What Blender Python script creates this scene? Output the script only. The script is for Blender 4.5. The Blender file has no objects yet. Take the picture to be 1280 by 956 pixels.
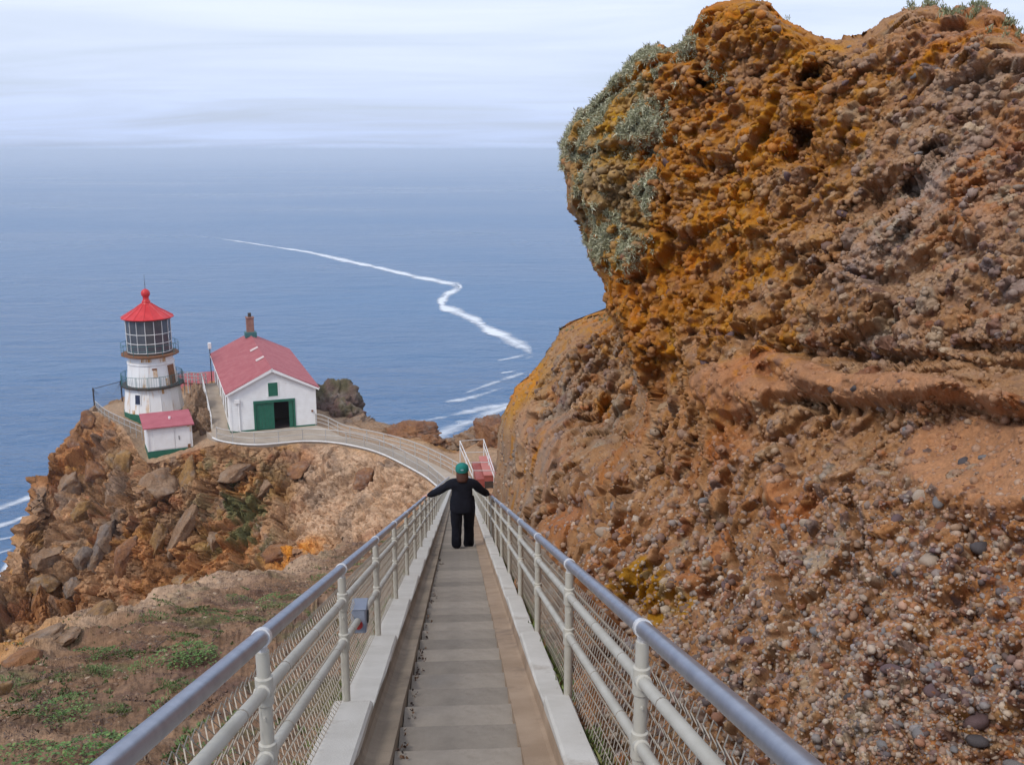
import bpy, bmesh, math, random
import numpy as np
from mathutils import Vector, Matrix, Euler
R = math.radians
rng = np.random.default_rng(7)
random.seed(7)
sc = bpy.context.scene
COL = sc.collection

# ------------------------------------------------------------------ camera
F = 1280.0                         # focal length in photograph pixels (1280 wide)
PITCH = R(12.81)
CP, SP = math.cos(PITCH), math.sin(PITCH)
SEA = -112.0                       # the camera is the origin, the sea lies 112 m below
cam_d = bpy.data.cameras.new('camera'); cam = bpy.data.objects.new('camera', cam_d); COL.objects.link(cam)
cam.location = (0, 0, 0); cam.rotation_euler = (R(90) - PITCH, 0, 0)
cam_d.sensor_width = 36; cam_d.sensor_fit = 'HORIZONTAL'; cam_d.lens = 36
cam_d.clip_start = 0.05; cam_d.clip_end = 200000
sc.camera = cam

# ------------------------------------------------------------------ world: thin bright overcast
SUN_EL, SUN_AZ = R(48), R(-140)    # azimuth clockwise from +Y: the sun stands behind and left of the camera
w = bpy.data.worlds.new('World'); sc.world = w; w.use_nodes = True
nt = w.node_tree; nt.nodes.clear()
def wn(t, **k):
    n = nt.nodes.new(t)
    for a, b in k.items(): setattr(n, a, b)
    return n
out = wn('ShaderNodeOutputWorld'); bg = wn('ShaderNodeBackground')
sky = wn('ShaderNodeTexSky', sky_type='NISHITA', sun_disc=False)
sky.sun_elevation = SUN_EL; sky.sun_rotation = SUN_AZ; sky.altitude = 100; sky.dust_density = 1.5
tc = wn('ShaderNodeTexCoord'); sep = wn('ShaderNodeSeparateXYZ')
nt.links.new(tc.outputs['Generated'], sep.inputs[0])
ad = wn('ShaderNodeMath', operation='ADD'); ad.inputs[1].default_value = 0.09
mx0 = wn('ShaderNodeMath', operation='MAXIMUM'); mx0.inputs[1].default_value = 0.0
nt.links.new(sep.outputs[2], mx0.inputs[0]); nt.links.new(mx0.outputs[0], ad.inputs[0])
dx = wn('ShaderNodeMath', operation='DIVIDE'); dy = wn('ShaderNodeMath', operation='DIVIDE')
nt.links.new(sep.outputs[0], dx.inputs[0]); nt.links.new(ad.outputs[0], dx.inputs[1])
nt.links.new(sep.outputs[1], dy.inputs[0]); nt.links.new(ad.outputs[0], dy.inputs[1])
cmb = wn('ShaderNodeCombineXYZ'); nt.links.new(dx.outputs[0], cmb.inputs[0]); nt.links.new(dy.outputs[0], cmb.inputs[1])
mp = wn('ShaderNodeMapping'); mp.inputs['Scale'].default_value = (0.34, 0.8, 1); mp.inputs['Rotation'].default_value = (0, 0, R(6))
nt.links.new(cmb.outputs[0], mp.inputs[0])
nz = wn('ShaderNodeTexNoise'); nz.inputs['Scale'].default_value = 1.1; nz.inputs['Detail'].default_value = 7; nz.inputs['Roughness'].default_value = 0.58; nz.inputs['Distortion'].default_value = 0.6
nt.links.new(mp.outputs[0], nz.inputs['Vector'])
rp = wn('ShaderNodeValToRGB'); rp.color_ramp.elements[0].position = 0.30; rp.color_ramp.elements[0].color = (0.62,)*3 + (1,)
rp.color_ramp.elements[1].position = 0.62; rp.color_ramp.elements[1].color = (1,)*3 + (1,)
nt.links.new(nz.outputs['Fac'], rp.inputs[0])
sm = wn('ShaderNodeMix', data_type='RGBA', blend_type='MULTIPLY'); sm.inputs[0].default_value = 1
SKY_STRENGTH = 0.085
nt.links.new(sky.outputs[0], sm.inputs[6]); sm.inputs[7].default_value = (SKY_STRENGTH*.95, SKY_STRENGTH*.97, SKY_STRENGTH*1.05, 1)
cm = wn('ShaderNodeMix', data_type='RGBA'); nt.links.new(rp.outputs[0], cm.inputs[0])
nt.links.new(sm.outputs[2], cm.inputs[6])
gr = wn('ShaderNodeValToRGB'); gr.color_ramp.interpolation = 'EASE'      # the cloud deck: bluer and dimmer low over the sea, whiter higher up
gr.color_ramp.elements[0].position = 0.0; gr.color_ramp.elements[0].color = (0.49, 0.585, 0.82, 1)
gr.color_ramp.elements[1].position = 0.13; gr.color_ramp.elements[1].color = (0.665, 0.735, 0.895, 1)
nt.links.new(mx0.outputs[0], gr.inputs[0]); nt.links.new(gr.outputs[0], cm.inputs[7])
nt.links.new(cm.outputs[2], bg.inputs[0]); bg.inputs[1].default_value = 1.0
nt.links.new(bg.outputs[0], out.inputs[0])

sun_d = bpy.data.lights.new('sun', 'SUN'); sun = bpy.data.objects.new('sun', sun_d); COL.objects.link(sun)
sun_d.energy = 1.5; sun_d.angle = R(14); sun_d.color = (1.0, 0.95, 0.87)
_d = Vector((math.sin(SUN_AZ)*math.cos(SUN_EL), math.cos(SUN_AZ)*math.cos(SUN_EL), math.sin(SUN_EL)))
sun.rotation_euler = (-_d).to_track_quat('-Z', 'Y').to_euler()
sc.view_settings.view_transform = 'Standard'; sc.view_settings.look = 'None'
sc.view_settings.exposure = 0.35; sc.view_settings.gamma = 1.0
sc.cycles.max_bounces = 6; sc.cycles.diffuse_bounces = 3; sc.cycles.glossy_bounces = 3
sc.cycles.transparent_max_bounces = 12; sc.cycles.volume_bounces = 5

# ------------------------------------------------------------------ pixel -> place helpers
def ray(u, v):
    a = (np.asarray(u, float) - 640) / F; b = (np.asarray(v, float) - 478) / F
    return a, CP - b*SP, -SP - b*CP
def at_depth(u, v, y):            # point seen at pixel (u,v) at forward distance y
    rx, ry, rz = ray(u, v); k = y / ry
    return Vector((float(rx*k), float(y), float(rz*k)))
def at_z(u, v, z):                # point seen at pixel (u,v) on the level z
    rx, ry, rz = ray(u, v); k = z / rz
    return Vector((float(rx*k), float(ry*k), float(z)))
def x_of(u, y, z): return (u - 640) / F * (y*CP - z*SP)
def pixel_of(p):
    dep = p[1]*CP - p[2]*SP
    return 640 + F*p[0]/dep, 478 - F*(p[1]*SP + p[2]*CP)/dep

# the stairway: heads for the vanishing point (574, 585)
_rx, _ry, _rz = ray(574, 585)
HEAD = Vector((float(_rx), float(_ry), 0)).normalized(); SIDE = Vector((HEAD.y, -HEAD.x, 0))
SLOPE = float(-_rz) / math.hypot(float(_rx), float(_ry))
def stair(s, l, h=0.0):           # s metres along, l to the right, h above the line through the step nosings
    p = HEAD*s + SIDE*l; return Vector((p.x, p.y, -1.62 - SLOPE*s + h))

# ------------------------------------------------------------------ noise (numpy)
def _h(ix, iy, iz, seed):
    with np.errstate(over='ignore'):
        n = ix.astype(np.uint32)*np.uint32(374761393) + iy.astype(np.uint32)*np.uint32(668265263) + iz.astype(np.uint32)*np.uint32(2147483647) + np.uint32((seed*974634777) & 0xffffffff)
        n = (n ^ (n >> np.uint32(13)))*np.uint32(1274126177)
        n = (n ^ (n >> np.uint32(16)))*np.uint32(2246822519)
        n = n ^ (n >> np.uint32(13))
    return n.astype(np.float32) / np.float32(4294967296.0)
def vnoise(p, seed=0):
    i = np.floor(p).astype(np.int64); f = (p - i).astype(np.float32); f = f*f*f*(f*(f*6-15)+10)
    r = 0
    for a in (0, 1):
        for b in (0, 1):
            for c in (0, 1):
                wgt = (f[:,0] if a else 1-f[:,0])*(f[:,1] if b else 1-f[:,1])*(f[:,2] if c else 1-f[:,2])
                r = r + wgt*_h(i[:,0]+a, i[:,1]+b, i[:,2]+c, seed)
    return r
def fbm(p, octs=4, gain=0.5, seed=0, ridged=False):
    s = 0; a = 1; t = 0
    for o in range(octs):
        n = vnoise(p*(2.03**o) + o*17.3, seed+o)
        n = (1 - np.abs(2*n-1))*2 - 1 if ridged else 2*n - 1
        s = s + a*n; t += a; a *= gain
    return s / t
def worley(p, seed=0, jit=0.85, facet=False):
    i = np.floor(p).astype(np.int64); best = np.full(len(p), 9.0, np.float32); second = best.copy(); bid = np.zeros((len(p), 3), np.float32); fac_ = np.zeros(len(p), np.float32)
    for a in (-1, 0, 1):
        for b in (-1, 0, 1):
            for c in (-1, 0, 1):
                x, y, z = i[:,0]+a, i[:,1]+b, i[:,2]+c
                h1 = _h(x, y, z, seed); h2 = _h(x, y, z, seed+11); h3 = _h(x, y, z, seed+23)
                d = (x+.5+(h1-.5)*jit-p[:,0])**2 + (y+.5+(h2-.5)*jit-p[:,1])**2 + (z+.5+(h3-.5)*jit-p[:,2])**2
                d = d.astype(np.float32); m = d < best
                second = np.where(m, best, np.minimum(second, d))
                best = np.where(m, d, best); bid[m] = np.stack([h1, h2, h3], 1)[m]
                if facet:      # height of a randomly tilted plane through the cell's centre: broken, angular faces
                    fp = (p[:,0]-x-.5-(h1-.5)*jit)*(h2-.5) + (p[:,1]-y-.5-(h2-.5)*jit)*(h3-.5) + (p[:,2]-z-.5-(h3-.5)*jit)*(h1-.5)
                    fac_ = np.where(m, fp*2, fac_)
    return (np.sqrt(best), np.sqrt(second), bid, fac_) if facet else (np.sqrt(best), np.sqrt(second), bid)
def smooth(a, b, x):
    t = np.clip((np.asarray(x, float)-a)/(b-a), 0, 1); return t*t*(3-2*t)

# ------------------------------------------------------------------ mesh helpers
class MB:
    """collects verts / faces of ONE mesh"""
    def __init__(s): s.v = []; s.f = []; s.m = []
    def add(s, vs, fs, m=0):
        o = len(s.v); s.v += [tuple(q) for q in vs]; s.f += [tuple(i+o for i in f) for f in fs]; s.m += [m]*len(fs); return s
    def box(s, c, size, M=None, m=0, bev=0.0):
        x, y, z = size[0]/2, size[1]/2, size[2]/2
        if bev > 0:
            b = min(bev, x*.9, y*.9, z*.9); vs = []
            for sx in (-1, 1):
                for sy in (-1, 1):
                    for sz in (-1, 1):
                        vs += [(sx*x, sy*(y-b), sz*(z-b)), (sx*(x-b), sy*y, sz*(z-b)), (sx*(x-b), sy*(y-b), sz*z)]
            bm = bmesh.new()
            for q in vs: bm.verts.new(q)
            r = bmesh.ops.convex_hull(bm, input=bm.verts)
            bmesh.ops.dissolve_limit(bm, angle_limit=0.02, verts=bm.verts, edges=bm.edges)
            bm.verts.index_update(); vs = [q.co.copy() for q in bm.verts]; fs = [[q.index for q in f.verts] for f in bm.faces]; bm.free()
        else:
            vs = [Vector((a*x, b*y, c_*z)) for a in (-1, 1) for b in (-1, 1) for c_ in (-1, 1)]
            fs = [(0,1,3,2), (4,6,7,5), (0,4,5,1), (2,3,7,6), (0,2,6,4), (1,5,7,3)]
        c = Vector(c)
        vs = [(M @ Vector(q) if M else Vector(q)) + c for q in vs]
        return s.add(vs, fs, m)
    def tube(s, pts, r, n=8, m=0, cap=True, closed=False):
        pts = [Vector(q) for q in pts]; N = len(pts); rs = r if hasattr(r, '__len__') else [r]*N
        up = None; rings = []
        for i, q in enumerate(pts):
            if closed: t = pts[(i+1) % N] - pts[i-1]
            else: t = pts[min(i+1, N-1)] - pts[max(i-1, 0)]
            if t.length < 1e-9: t = Vector((0, 0, 1))
            t.normalize()
            if up is None: up = Vector((0, 0, 1)) if abs(t.z) < .9 else Vector((1, 0, 0))
            a = t.cross(up)
            if a.length < 1e-6: a = t.cross(Vector((1, .3, 0)))
            a.normalize(); b = a.cross(t); up = b
            rings.append([q + (a*math.cos(2*math.pi*k/n) + b*math.sin(2*math.pi*k/n))*rs[i] for k in range(n)])
        o = len(s.v); vs = [q for rg in rings for q in rg]; fs = []
        for i in range(N if closed else N-1):
            j = (i+1) % N
            for k in range(n): fs.append((i*n+k, j*n+k, j*n+(k+1) % n, i*n+(k+1) % n))
        if cap and not closed: fs += [tuple(range(n)), tuple(range((N-1)*n, N*n))[::-1]]
        return s.add(vs, fs, m)
    def lathe(s, prof, n=16, c=(0,0,0), m=0, rot=0.0):
        c = Vector(c); vs = []; fs = []; N = len(prof)
        for r_, z in prof:
            for k in range(n):
                a = rot + 2*math.pi*k/n; vs.append(c + Vector((r_*math.cos(a), r_*math.sin(a), z)))
        for i in range(N-1):
            for k in range(n): fs.append((i*n+k, i*n+(k+1) % n, (i+1)*n+(k+1) % n, (i+1)*n+k))
        return s.add(vs, fs, m)
    def prism(s, poly, a, b, m=0):   # poly of Vectors (closed), extruded by vector a->b offsets
        n = len(poly); vs = [Vector(q)+Vector(a) for q in poly] + [Vector(q)+Vector(b) for q in poly]
        fs = [tuple(range(n))[::-1], tuple(range(n, 2*n))] + [(k, (k+1) % n, n+(k+1) % n, n+k) for k in range(n)]
        return s.add(vs, fs, m)
    def build(s, name, mats, parent=None, smooth_=False, loc=None):
        me = bpy.data.meshes.new(name); me.from_pydata(s.v, [], s.f)
        if not isinstance(mats, (list, tuple)): mats = [mats]
        for q in mats: me.materials.append(q)
        if len(mats) > 1: me.polygons.foreach_set('material_index', s.m)
        if smooth_ is not False:
            me.polygons.foreach_set('use_smooth', [True]*len(me.polygons))
            if smooth_ is not True: me.set_sharp_from_angle(angle=R(smooth_))
        me.update()
        bm = bmesh.new(); bm.from_mesh(me); bmesh.ops.recalc_face_normals(bm, faces=bm.faces); bm.to_mesh(me); bm.free()
        return link(name, me, parent, loc)
def link(name, me, parent=None, loc=None):
    o = bpy.data.objects.new(name, me); COL.objects.link(o)
    if loc is not None: o.location = loc
    if parent is not None: o.parent = parent
    return o
def grid_mesh(name, V, faces, mat, col=None, parent=None, smooth_=True):
    me = bpy.data.meshes.new(name); n = len(V); k = faces.shape[1]; nf = len(faces)
    me.vertices.add(n); me.vertices.foreach_set('co', np.ascontiguousarray(V, np.float32).ravel())
    me.loops.add(nf*k); me.loops.foreach_set('vertex_index', np.ascontiguousarray(faces, np.int32).ravel())
    me.polygons.add(nf); me.polygons.foreach_set('loop_start', np.arange(nf, dtype=np.int32)*k)
    try: me.polygons.foreach_set('loop_total', np.full(nf, k, np.int32))
    except Exception: pass
    if smooth_: me.polygons.foreach_set('use_smooth', np.ones(nf, bool))
    if col is not None:
        at = me.attributes.new('Col', 'FLOAT_COLOR', 'POINT')
        c4 = np.ones((n, 4), np.float32); c4[:, :3] = np.clip(col, 0, 1); at.data.foreach_set('color', c4.ravel())
    me.materials.append(mat); me.update(); me.validate()
    return link(name, me, parent)
def empty(name, loc=(0,0,0), rz=0.0):
    o = bpy.data.objects.new(name, None); COL.objects.link(o); o.location = loc; o.rotation_euler = (0, 0, rz); o.empty_display_size = .2
    return o
def tag(o, label=None, cat=None, group=None, kind=None):
    if label: o['label'] = label
    if cat: o['category'] = cat
    if group: o['group'] = group
    if kind: o['kind'] = kind
    return o
def dup(o, parent=None):
    c = o.copy(); COL.objects.link(c); c.parent = parent
    return c

# ------------------------------------------------------------------ materials
def mat(name, c1, c2=None, rough=0.7, metal=0.0, scale=6.0, bump=0.0, bscale=40.0, spec=0.4, lo=0.35, hi=0.65, c3=None, stretch=(1,1,1), coord='Object', detail=6, s3=2.0, lo3=.6, hi3=.75):
    m = bpy.data.materials.new(name); m.use_nodes = True; t = m.node_tree; b = t.nodes['Principled BSDF']
    b.inputs['Roughness'].default_value = rough; b.inputs['Metallic'].default_value = metal; b.inputs['Specular IOR Level'].default_value = spec
    b.inputs['Base Color'].default_value = (*c1, 1)
    tcn = t.nodes.new('ShaderNodeTexCoord'); mpn = t.nodes.new('ShaderNodeMapping'); mpn.inputs['Scale'].default_value = stretch
    t.links.new(tcn.outputs[coord], mpn.inputs[0])
    src = None
    if c2 is not None:
        n = t.nodes.new('ShaderNodeTexNoise'); n.inputs['Scale'].default_value = scale; n.inputs['Detail'].default_value = detail; n.inputs['Roughness'].default_value = .6
        t.links.new(mpn.outputs[0], n.inputs['Vector'])
        r = t.nodes.new('ShaderNodeMapRange'); r.inputs[1].default_value = lo; r.inputs[2].default_value = hi; t.links.new(n.outputs['Fac'], r.inputs[0])
        mx = t.nodes.new('ShaderNodeMix'); mx.data_type = 'RGBA'; mx.inputs[6].default_value = (*c1, 1); mx.inputs[7].default_value = (*c2, 1)
        t.links.new(r.outputs[0], mx.inputs[0]); src = mx.outputs[2]
        if c3 is not None:
            n3 = t.nodes.new('ShaderNodeTexNoise'); n3.inputs['Scale'].default_value = s3; n3.inputs['Detail'].default_value = 8; n3.inputs['Roughness'].default_value = .7
            t.links.new(mpn.outputs[0], n3.inputs['Vector'])
            r3 = t.nodes.new('ShaderNodeMapRange'); r3.inputs[1].default_value = lo3; r3.inputs[2].default_value = hi3; t.links.new(n3.outputs['Fac'], r3.inputs[0])
            mx3 = t.nodes.new('ShaderNodeMix'); mx3.data_type = 'RGBA'; mx3.inputs[7].default_value = (*c3, 1)
            t.links.new(src, mx3.inputs[6]); t.links.new(r3.outputs[0], mx3.inputs[0]); src = mx3.outputs[2]
        t.links.new(src, b.inputs['Base Color'])
    if bump > 0:
        n2 = t.nodes.new('ShaderNodeTexNoise'); n2.inputs['Scale'].default_value = bscale; n2.inputs['Detail'].default_value = 5
        t.links.new(mpn.outputs[0], n2.inputs['Vector'])
        bp = t.nodes.new('ShaderNodeBump'); bp.inputs['Strength'].default_value = bump; bp.inputs['Distance'].default_value = .02
        t.links.new(n2.outputs['Fac'], bp.inputs['Height']); t.links.new(bp.outputs[0], b.inputs['Normal'])
    return m
def attr_mat(name, rough=0.9, fine=30.0, amt=0.35, bump=0.5, dist=0.02, bscale=25.0, spec=.25):
    """colour from the vertex attribute Col, varied by fine noise, with fine relief"""
    m = bpy.data.materials.new(name); m.use_nodes = True; t = m.node_tree; b = t.nodes['Principled BSDF']
    b.inputs['Roughness'].default_value = rough; b.inputs['Specular IOR Level'].default_value = spec
    a = t.nodes.new('ShaderNodeAttribute'); a.attribute_name = 'Col'
    tcn = t.nodes.new('ShaderNodeTexCoord')
    n = t.nodes.new('ShaderNodeTexNoise'); n.inputs['Scale'].default_value = fine; n.inputs['Detail'].default_value = 6; n.inputs['Roughness'].default_value = .7
    t.links.new(tcn.outputs['Object'], n.inputs['Vector'])
    r = t.nodes.new('ShaderNodeMapRange'); r.inputs[1].default_value = .3; r.inputs[2].default_value = .7; r.inputs[3].default_value = 1-amt; r.inputs[4].default_value = 1+amt
    t.links.new(n.outputs['Fac'], r.inputs[0])
    mx = t.nodes.new('ShaderNodeVectorMath'); mx.operation = 'SCALE'
    t.links.new(a.outputs['Color'], mx.inputs[0]); t.links.new(r.outputs[0], mx.inputs['Scale']); t.links.new(mx.outputs[0], b.inputs['Base Color'])
    n2 = t.nodes.new('ShaderNodeTexNoise'); n2.inputs['Scale'].default_value = bscale; n2.inputs['Detail'].default_value = 8; n2.inputs['Roughness'].default_value = .65
    t.links.new(tcn.outputs['Object'], n2.inputs['Vector'])
    bp = t.nodes.new('ShaderNodeBump'); bp.inputs['Strength'].default_value = bump; bp.inputs['Distance'].default_value = dist
    t.links.new(n2.outputs['Fac'], bp.inputs['Height']); t.links.new(bp.outputs[0], b.inputs['Normal'])
    return m
# ================================================================== sea, foam, haze
def sea_material():
    m = bpy.data.materials.new('sea_water'); m.use_nodes = True; t = m.node_tree; b = t.nodes['Principled BSDF']
    b.inputs['Roughness'].default_value = 0.32; b.inputs['IOR'].default_value = 1.33; b.inputs['Specular IOR Level'].default_value = 0.5
    tcn = t.nodes.new('ShaderNodeTexCoord')
    def noise(scale, st, rot, det, rough=.6, dist=0.0):
        mpn = t.nodes.new('ShaderNodeMapping'); mpn.inputs['Scale'].default_value = st; mpn.inputs['Rotation'].default_value = (0, 0, R(rot))
        t.links.new(tcn.outputs['Object'], mpn.inputs[0])
        n = t.nodes.new('ShaderNodeTexNoise'); n.inputs['Scale'].default_value = scale; n.inputs['Detail'].default_value = det; n.inputs['Roughness'].default_value = rough; n.inputs['Distortion'].default_value = dist
        t.links.new(mpn.outputs[0], n.inputs['Vector']); return n.outputs['Fac']
    big = noise(1/420, (.45, 1, 1), 8, 4)
    r = t.nodes.new('ShaderNodeMapRange'); r.inputs[1].default_value = .36; r.inputs[2].default_value = .64; t.links.new(big, r.inputs[0])
    mx = t.nodes.new('ShaderNodeMix'); mx.data_type = 'RGBA'; mx.inputs[6].default_value = (.05, .125, .245, 1); mx.inputs[7].default_value = (.075, .17, .31, 1)
    t.links.new(r.outputs[0], mx.inputs[0]); t.links.new(mx.outputs[2], b.inputs['Base Color'])
    r2 = t.nodes.new('ShaderNodeMapRange'); r2.inputs[1].default_value = .36; r2.inputs[2].default_value = .64; r2.inputs[3].default_value = .24; r2.inputs[4].default_value = .42
    t.links.new(big, r2.inputs[0]); t.links.new(r2.outputs[0], b.inputs['Roughness'])
    h = None
    for sc_, st, rot, det, amp in ((1/60, (.5, 1, 1), 14, 3, 7.0), (1/17, (.45, 1, 1), -9, 5, 5.2), (1/4.5, (.6, 1, 1), 20, 4, 1.3)):
        n = noise(sc_, st, rot, det, .62, .5)
        q = t.nodes.new('ShaderNodeMath'); q.operation = 'MULTIPLY'; q.inputs[1].default_value = amp; t.links.new(n, q.inputs[0])
        if h is None: h = q.outputs[0]
        else:
            s_ = t.nodes.new('ShaderNodeMath'); s_.operation = 'ADD'; t.links.new(h, s_.inputs[0]); t.links.new(q.outputs[0], s_.inputs[1]); h = s_.outputs[0]
    bp = t.nodes.new('ShaderNodeBump'); bp.inputs['Strength'].default_value = 1.0; bp.inputs['Distance'].default_value = 1.0
    t.links.new(h, bp.inputs['Height']); t.links.new(bp.outputs[0], b.inputs['Normal'])
    return m
n = 96; rad = [0, 300, 800, 2000, 5000, 12000, 28000, 60000]
vs = [(0, 0, SEA)]; fs = []
for r_ in rad[1:]: vs += [(r_*math.cos(2*math.pi*k/n), r_*math.sin(2*math.pi*k/n), SEA) for k in range(n)]
for k in range(n): fs.append((0, 1+k, 1+(k+1) % n))
for i in range(len(rad)-2):
    for k in range(n):
        a = 1+i*n; b_ = a+n; fs.append((a+k, b_+k, b_+(k+1) % n, a+(k+1) % n))
mb = MB(); mb.add(vs, fs); sea = mb.build('sea', sea_material()); tag(sea, kind='structure')

def foam_material():
    m = bpy.data.materials.new('sea_foam'); m.use_nodes = True; t = m.node_tree; b = t.nodes['Principled BSDF']
    b.inputs['Base Color'].default_value = (.80, .83, .86, 1); b.inputs['Roughness'].default_value = .8; b.inputs['Specular IOR Level'].default_value = .2
    a = t.nodes.new('ShaderNodeAttribute'); a.attribute_name = 'Col'
    sp_ = t.nodes.new('ShaderNodeSeparateColor'); t.links.new(a.outputs['Color'], sp_.inputs[0])
    tcn = t.nodes.new('ShaderNodeTexCoord'); mpn = t.nodes.new('ShaderNodeMapping'); mpn.inputs['Rotation'].default_value = (0, 0, R(25)); mpn.inputs['Scale'].default_value = (.5, 1.0, 1)
    t.links.new(tcn.outputs['Object'], mpn.inputs[0])
    n = t.nodes.new('ShaderNodeTexNoise'); n.inputs['Scale'].default_value = 1/16; n.inputs['Detail'].default_value = 9; n.inputs['Roughness'].default_value = .78; n.inputs['Distortion'].default_value = 1.4
    t.links.new(mpn.outputs[0], n.inputs['Vector'])
    nb = t.nodes.new('ShaderNodeTexNoise'); nb.inputs['Scale'].default_value = 1/55; nb.inputs['Detail'].default_value = 5; nb.inputs['Roughness'].default_value = .65; nb.inputs['Distortion'].default_value = 1.0
    t.links.new(tcn.outputs['Object'], nb.inputs['Vector'])
    av = t.nodes.new('ShaderNodeMix'); av.inputs[0].default_value = .5; t.links.new(n.outputs['Fac'], av.inputs[2]); t.links.new(nb.outputs['Fac'], av.inputs[3])
    st_ = t.nodes.new('ShaderNodeMapRange'); st_.clamp = False; st_.inputs[1].default_value = .5; st_.inputs[2].default_value = 1; st_.inputs[3].default_value = .5; st_.inputs[4].default_value = 1.35; t.links.new(av.outputs[0], st_.inputs[0])
    s_ = t.nodes.new('ShaderNodeMath'); s_.operation = 'ADD'; t.links.new(st_.outputs[0], s_.inputs[0]); t.links.new(sp_.outputs[0], s_.inputs[1])
    r = t.nodes.new('ShaderNodeMapRange'); r.inputs[1].default_value = .93; r.inputs[2].default_value = 1.26; r.inputs[4].default_value = .95; t.links.new(s_.outputs[0], r.inputs[0])
    ml = t.nodes.new('ShaderNodeMath'); ml.operation = 'MULTIPLY'; t.links.new(r.outputs[0], ml.inputs[0]); t.links.new(sp_.outputs[1], ml.inputs[1])
    t.links.new(ml.outputs[0], b.inputs['Alpha'])
    return m
FOAM = foam_material()
FV, FF, FC = [], [], []
def foam(pts, strength=1.0, dens=.62, lift=.15):
    pts = np.array(pts, float); seg = np.r_[0, np.cumsum(np.hypot(*np.diff(pts[:, :2], axis=0).T))]
    N = max(4, int(seg[-1]/2.0)); s = np.linspace(0, seg[-1], N)
    u = np.interp(s, seg, pts[:,0]); v = np.interp(s, seg, pts[:,1]); hw = np.interp(s, seg, pts[:,2])
    for _ in range(2):
        u[1:-1] = (u[:-2]+2*u[1:-1]+u[2:])/4; v[1:-1] = (v[:-2]+2*v[1:-1]+v[2:])/4
    du = np.gradient(u); dv = np.gradient(v); L = np.hypot(du, dv)+1e-9; nu, nv = -dv/L, du/L
    K = 9; o = len(FV)
    for i in range(N):
        for k in range(K):
            q = (k/(K-1)-.5)*2; uu = u[i]+nu[i]*q*hw[i]*2.1; vv = v[i]+nv[i]*q*hw[i]*2.1
            p = at_z(uu, vv, SEA+lift); FV.append((p.x, p.y, p.z))
            e = max(0, 1-abs(q)**1.25); endf = min(1, 8*min(i, N-1-i)/N + .05)
            FC.append((dens*e*endf**.5, strength, 0))
    for i in range(N-1):
        for k in range(K-1): a = o+i*K+k; FF.append((a, a+1, a+K+1, a+K))
foam([(240,294,.5),(300,302,.9),(345,309,.6),(385,315,1.4),(430,325,2.4),(470,334,1.9),(520,346,2.4),(556,353,2.8),(577,358,3.4),(562,366,4.4),(551,376,5.2),(553,384,4.6),(575,391,4.6),(598,402,6.0),(612,413,5.6),(640,425,6.0),(660,436,7.0),(664,444,7.0),(655,452,7.0),(664,462,6)], 1.0, .80)
foam([(662,442,2.5),(632,449,1.6),(618,451,1.0)], .9, .6, .17)
foam([(664,458,3),(640,464,1.6),(622,467,1)], .9, .62, .19)
foam([(663,464,4),(648,468,3.4),(624,476,3.0),(593,487,2.6),(575,493,1.2)], .85, .6, .21)
foam([(648,478,3),(628,485,2.6),(602,493,3.0),(575,500,2.4),(548,503,1.2)], .85, .58, .23)
foam([(655,494,2.5),(638,505,3.0),(593,513,3.6),(560,520,3.4),(534,525,2.4),(505,527,1.2)], .9, .62, .25)
foam([(660,500,3),(632,510,4),(605,520,6.5),(575,531,8),(548,543,9),(520,556,9)], .95, .66, .27)
foam([(455,538,3),(470,531,4),(495,527,4),(520,524,2)], .8, .55, .29)
foam([(640,520,4),(600,540,6),(560,560,9)], .7, .5, .31)
foam([(-60,652,5),(-20,642,5.5),(10,632,4.6),(36,622,4.0),(60,614,2.4)], 1.0, .70, .15)
foam([(-60,676,3),(-10,660,3.4),(20,650,2.8),(42,642,1.6)], .9, .62, .17)
foam([(-40,678,1.6),(0,674,1.8),(32,668,1.2)], .7, .58, .19)
foam([(-60,780,9),(-20,745,9),(4,716,6),(16,690,3)], 1.0, .68, .21)
foam([(-60,710,2.4),(-10,694,2.2),(20,684,1.6)], .7, .55, .23)
sf = grid_mesh('sea_foam', np.array(FV), np.array(FF), FOAM, np.array(FC)); tag(sf, 'white foam streaks on the blue sea off the headland', 'foam', kind='stuff')

hm = bpy.data.materials.new('haze_air'); hm.use_nodes = True; t = hm.node_tree; t.nodes.remove(t.nodes['Principled BSDF'])
pv = t.nodes.new('ShaderNodeVolumePrincipled'); pv.inputs['Color'].default_value = (.97, .985, 1.0, 1); pv.inputs['Density'].default_value = 2.6e-4; pv.inputs['Anisotropy'].default_value = 0.82
t.links.new(pv.outputs[0], t.nodes['Material Output'].inputs['Volume'])
mb = MB(); mb.box((0, 0, (SEA-1+8)/2), (130000, 130000, 8-(SEA-1)))
hz = mb.build('haze', hm); tag(hz, 'pale sea haze filling the air over the water', 'haze', kind='stuff')
# ================================================================== terrain: one sheet, lofted from the near hillside over the gully and the headland to the sea
# per column u (photograph pixel column): feature points from near to far, each given as forward distance and height
def zv(u, v, y): return at_depth(u, v, y).z
def near_z(u, y, drop=0.0):
    z = -1.9 - SLOPE*y
    for _ in range(3):
        x = x_of(u, y, z); s = HEAD.x*x + HEAD.y*y; l = SIDE.x*x + SIDE.y*y
        z = -1.62 - SLOPE*s - .10 - .05*max(0, abs(l)-.8) - .012*max(0, abs(l)-.8)**2
        if l > 1.15: z -= min(3.0, (l-1.15)*1.1)
    return z - drop
PLAT = -23.56
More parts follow.
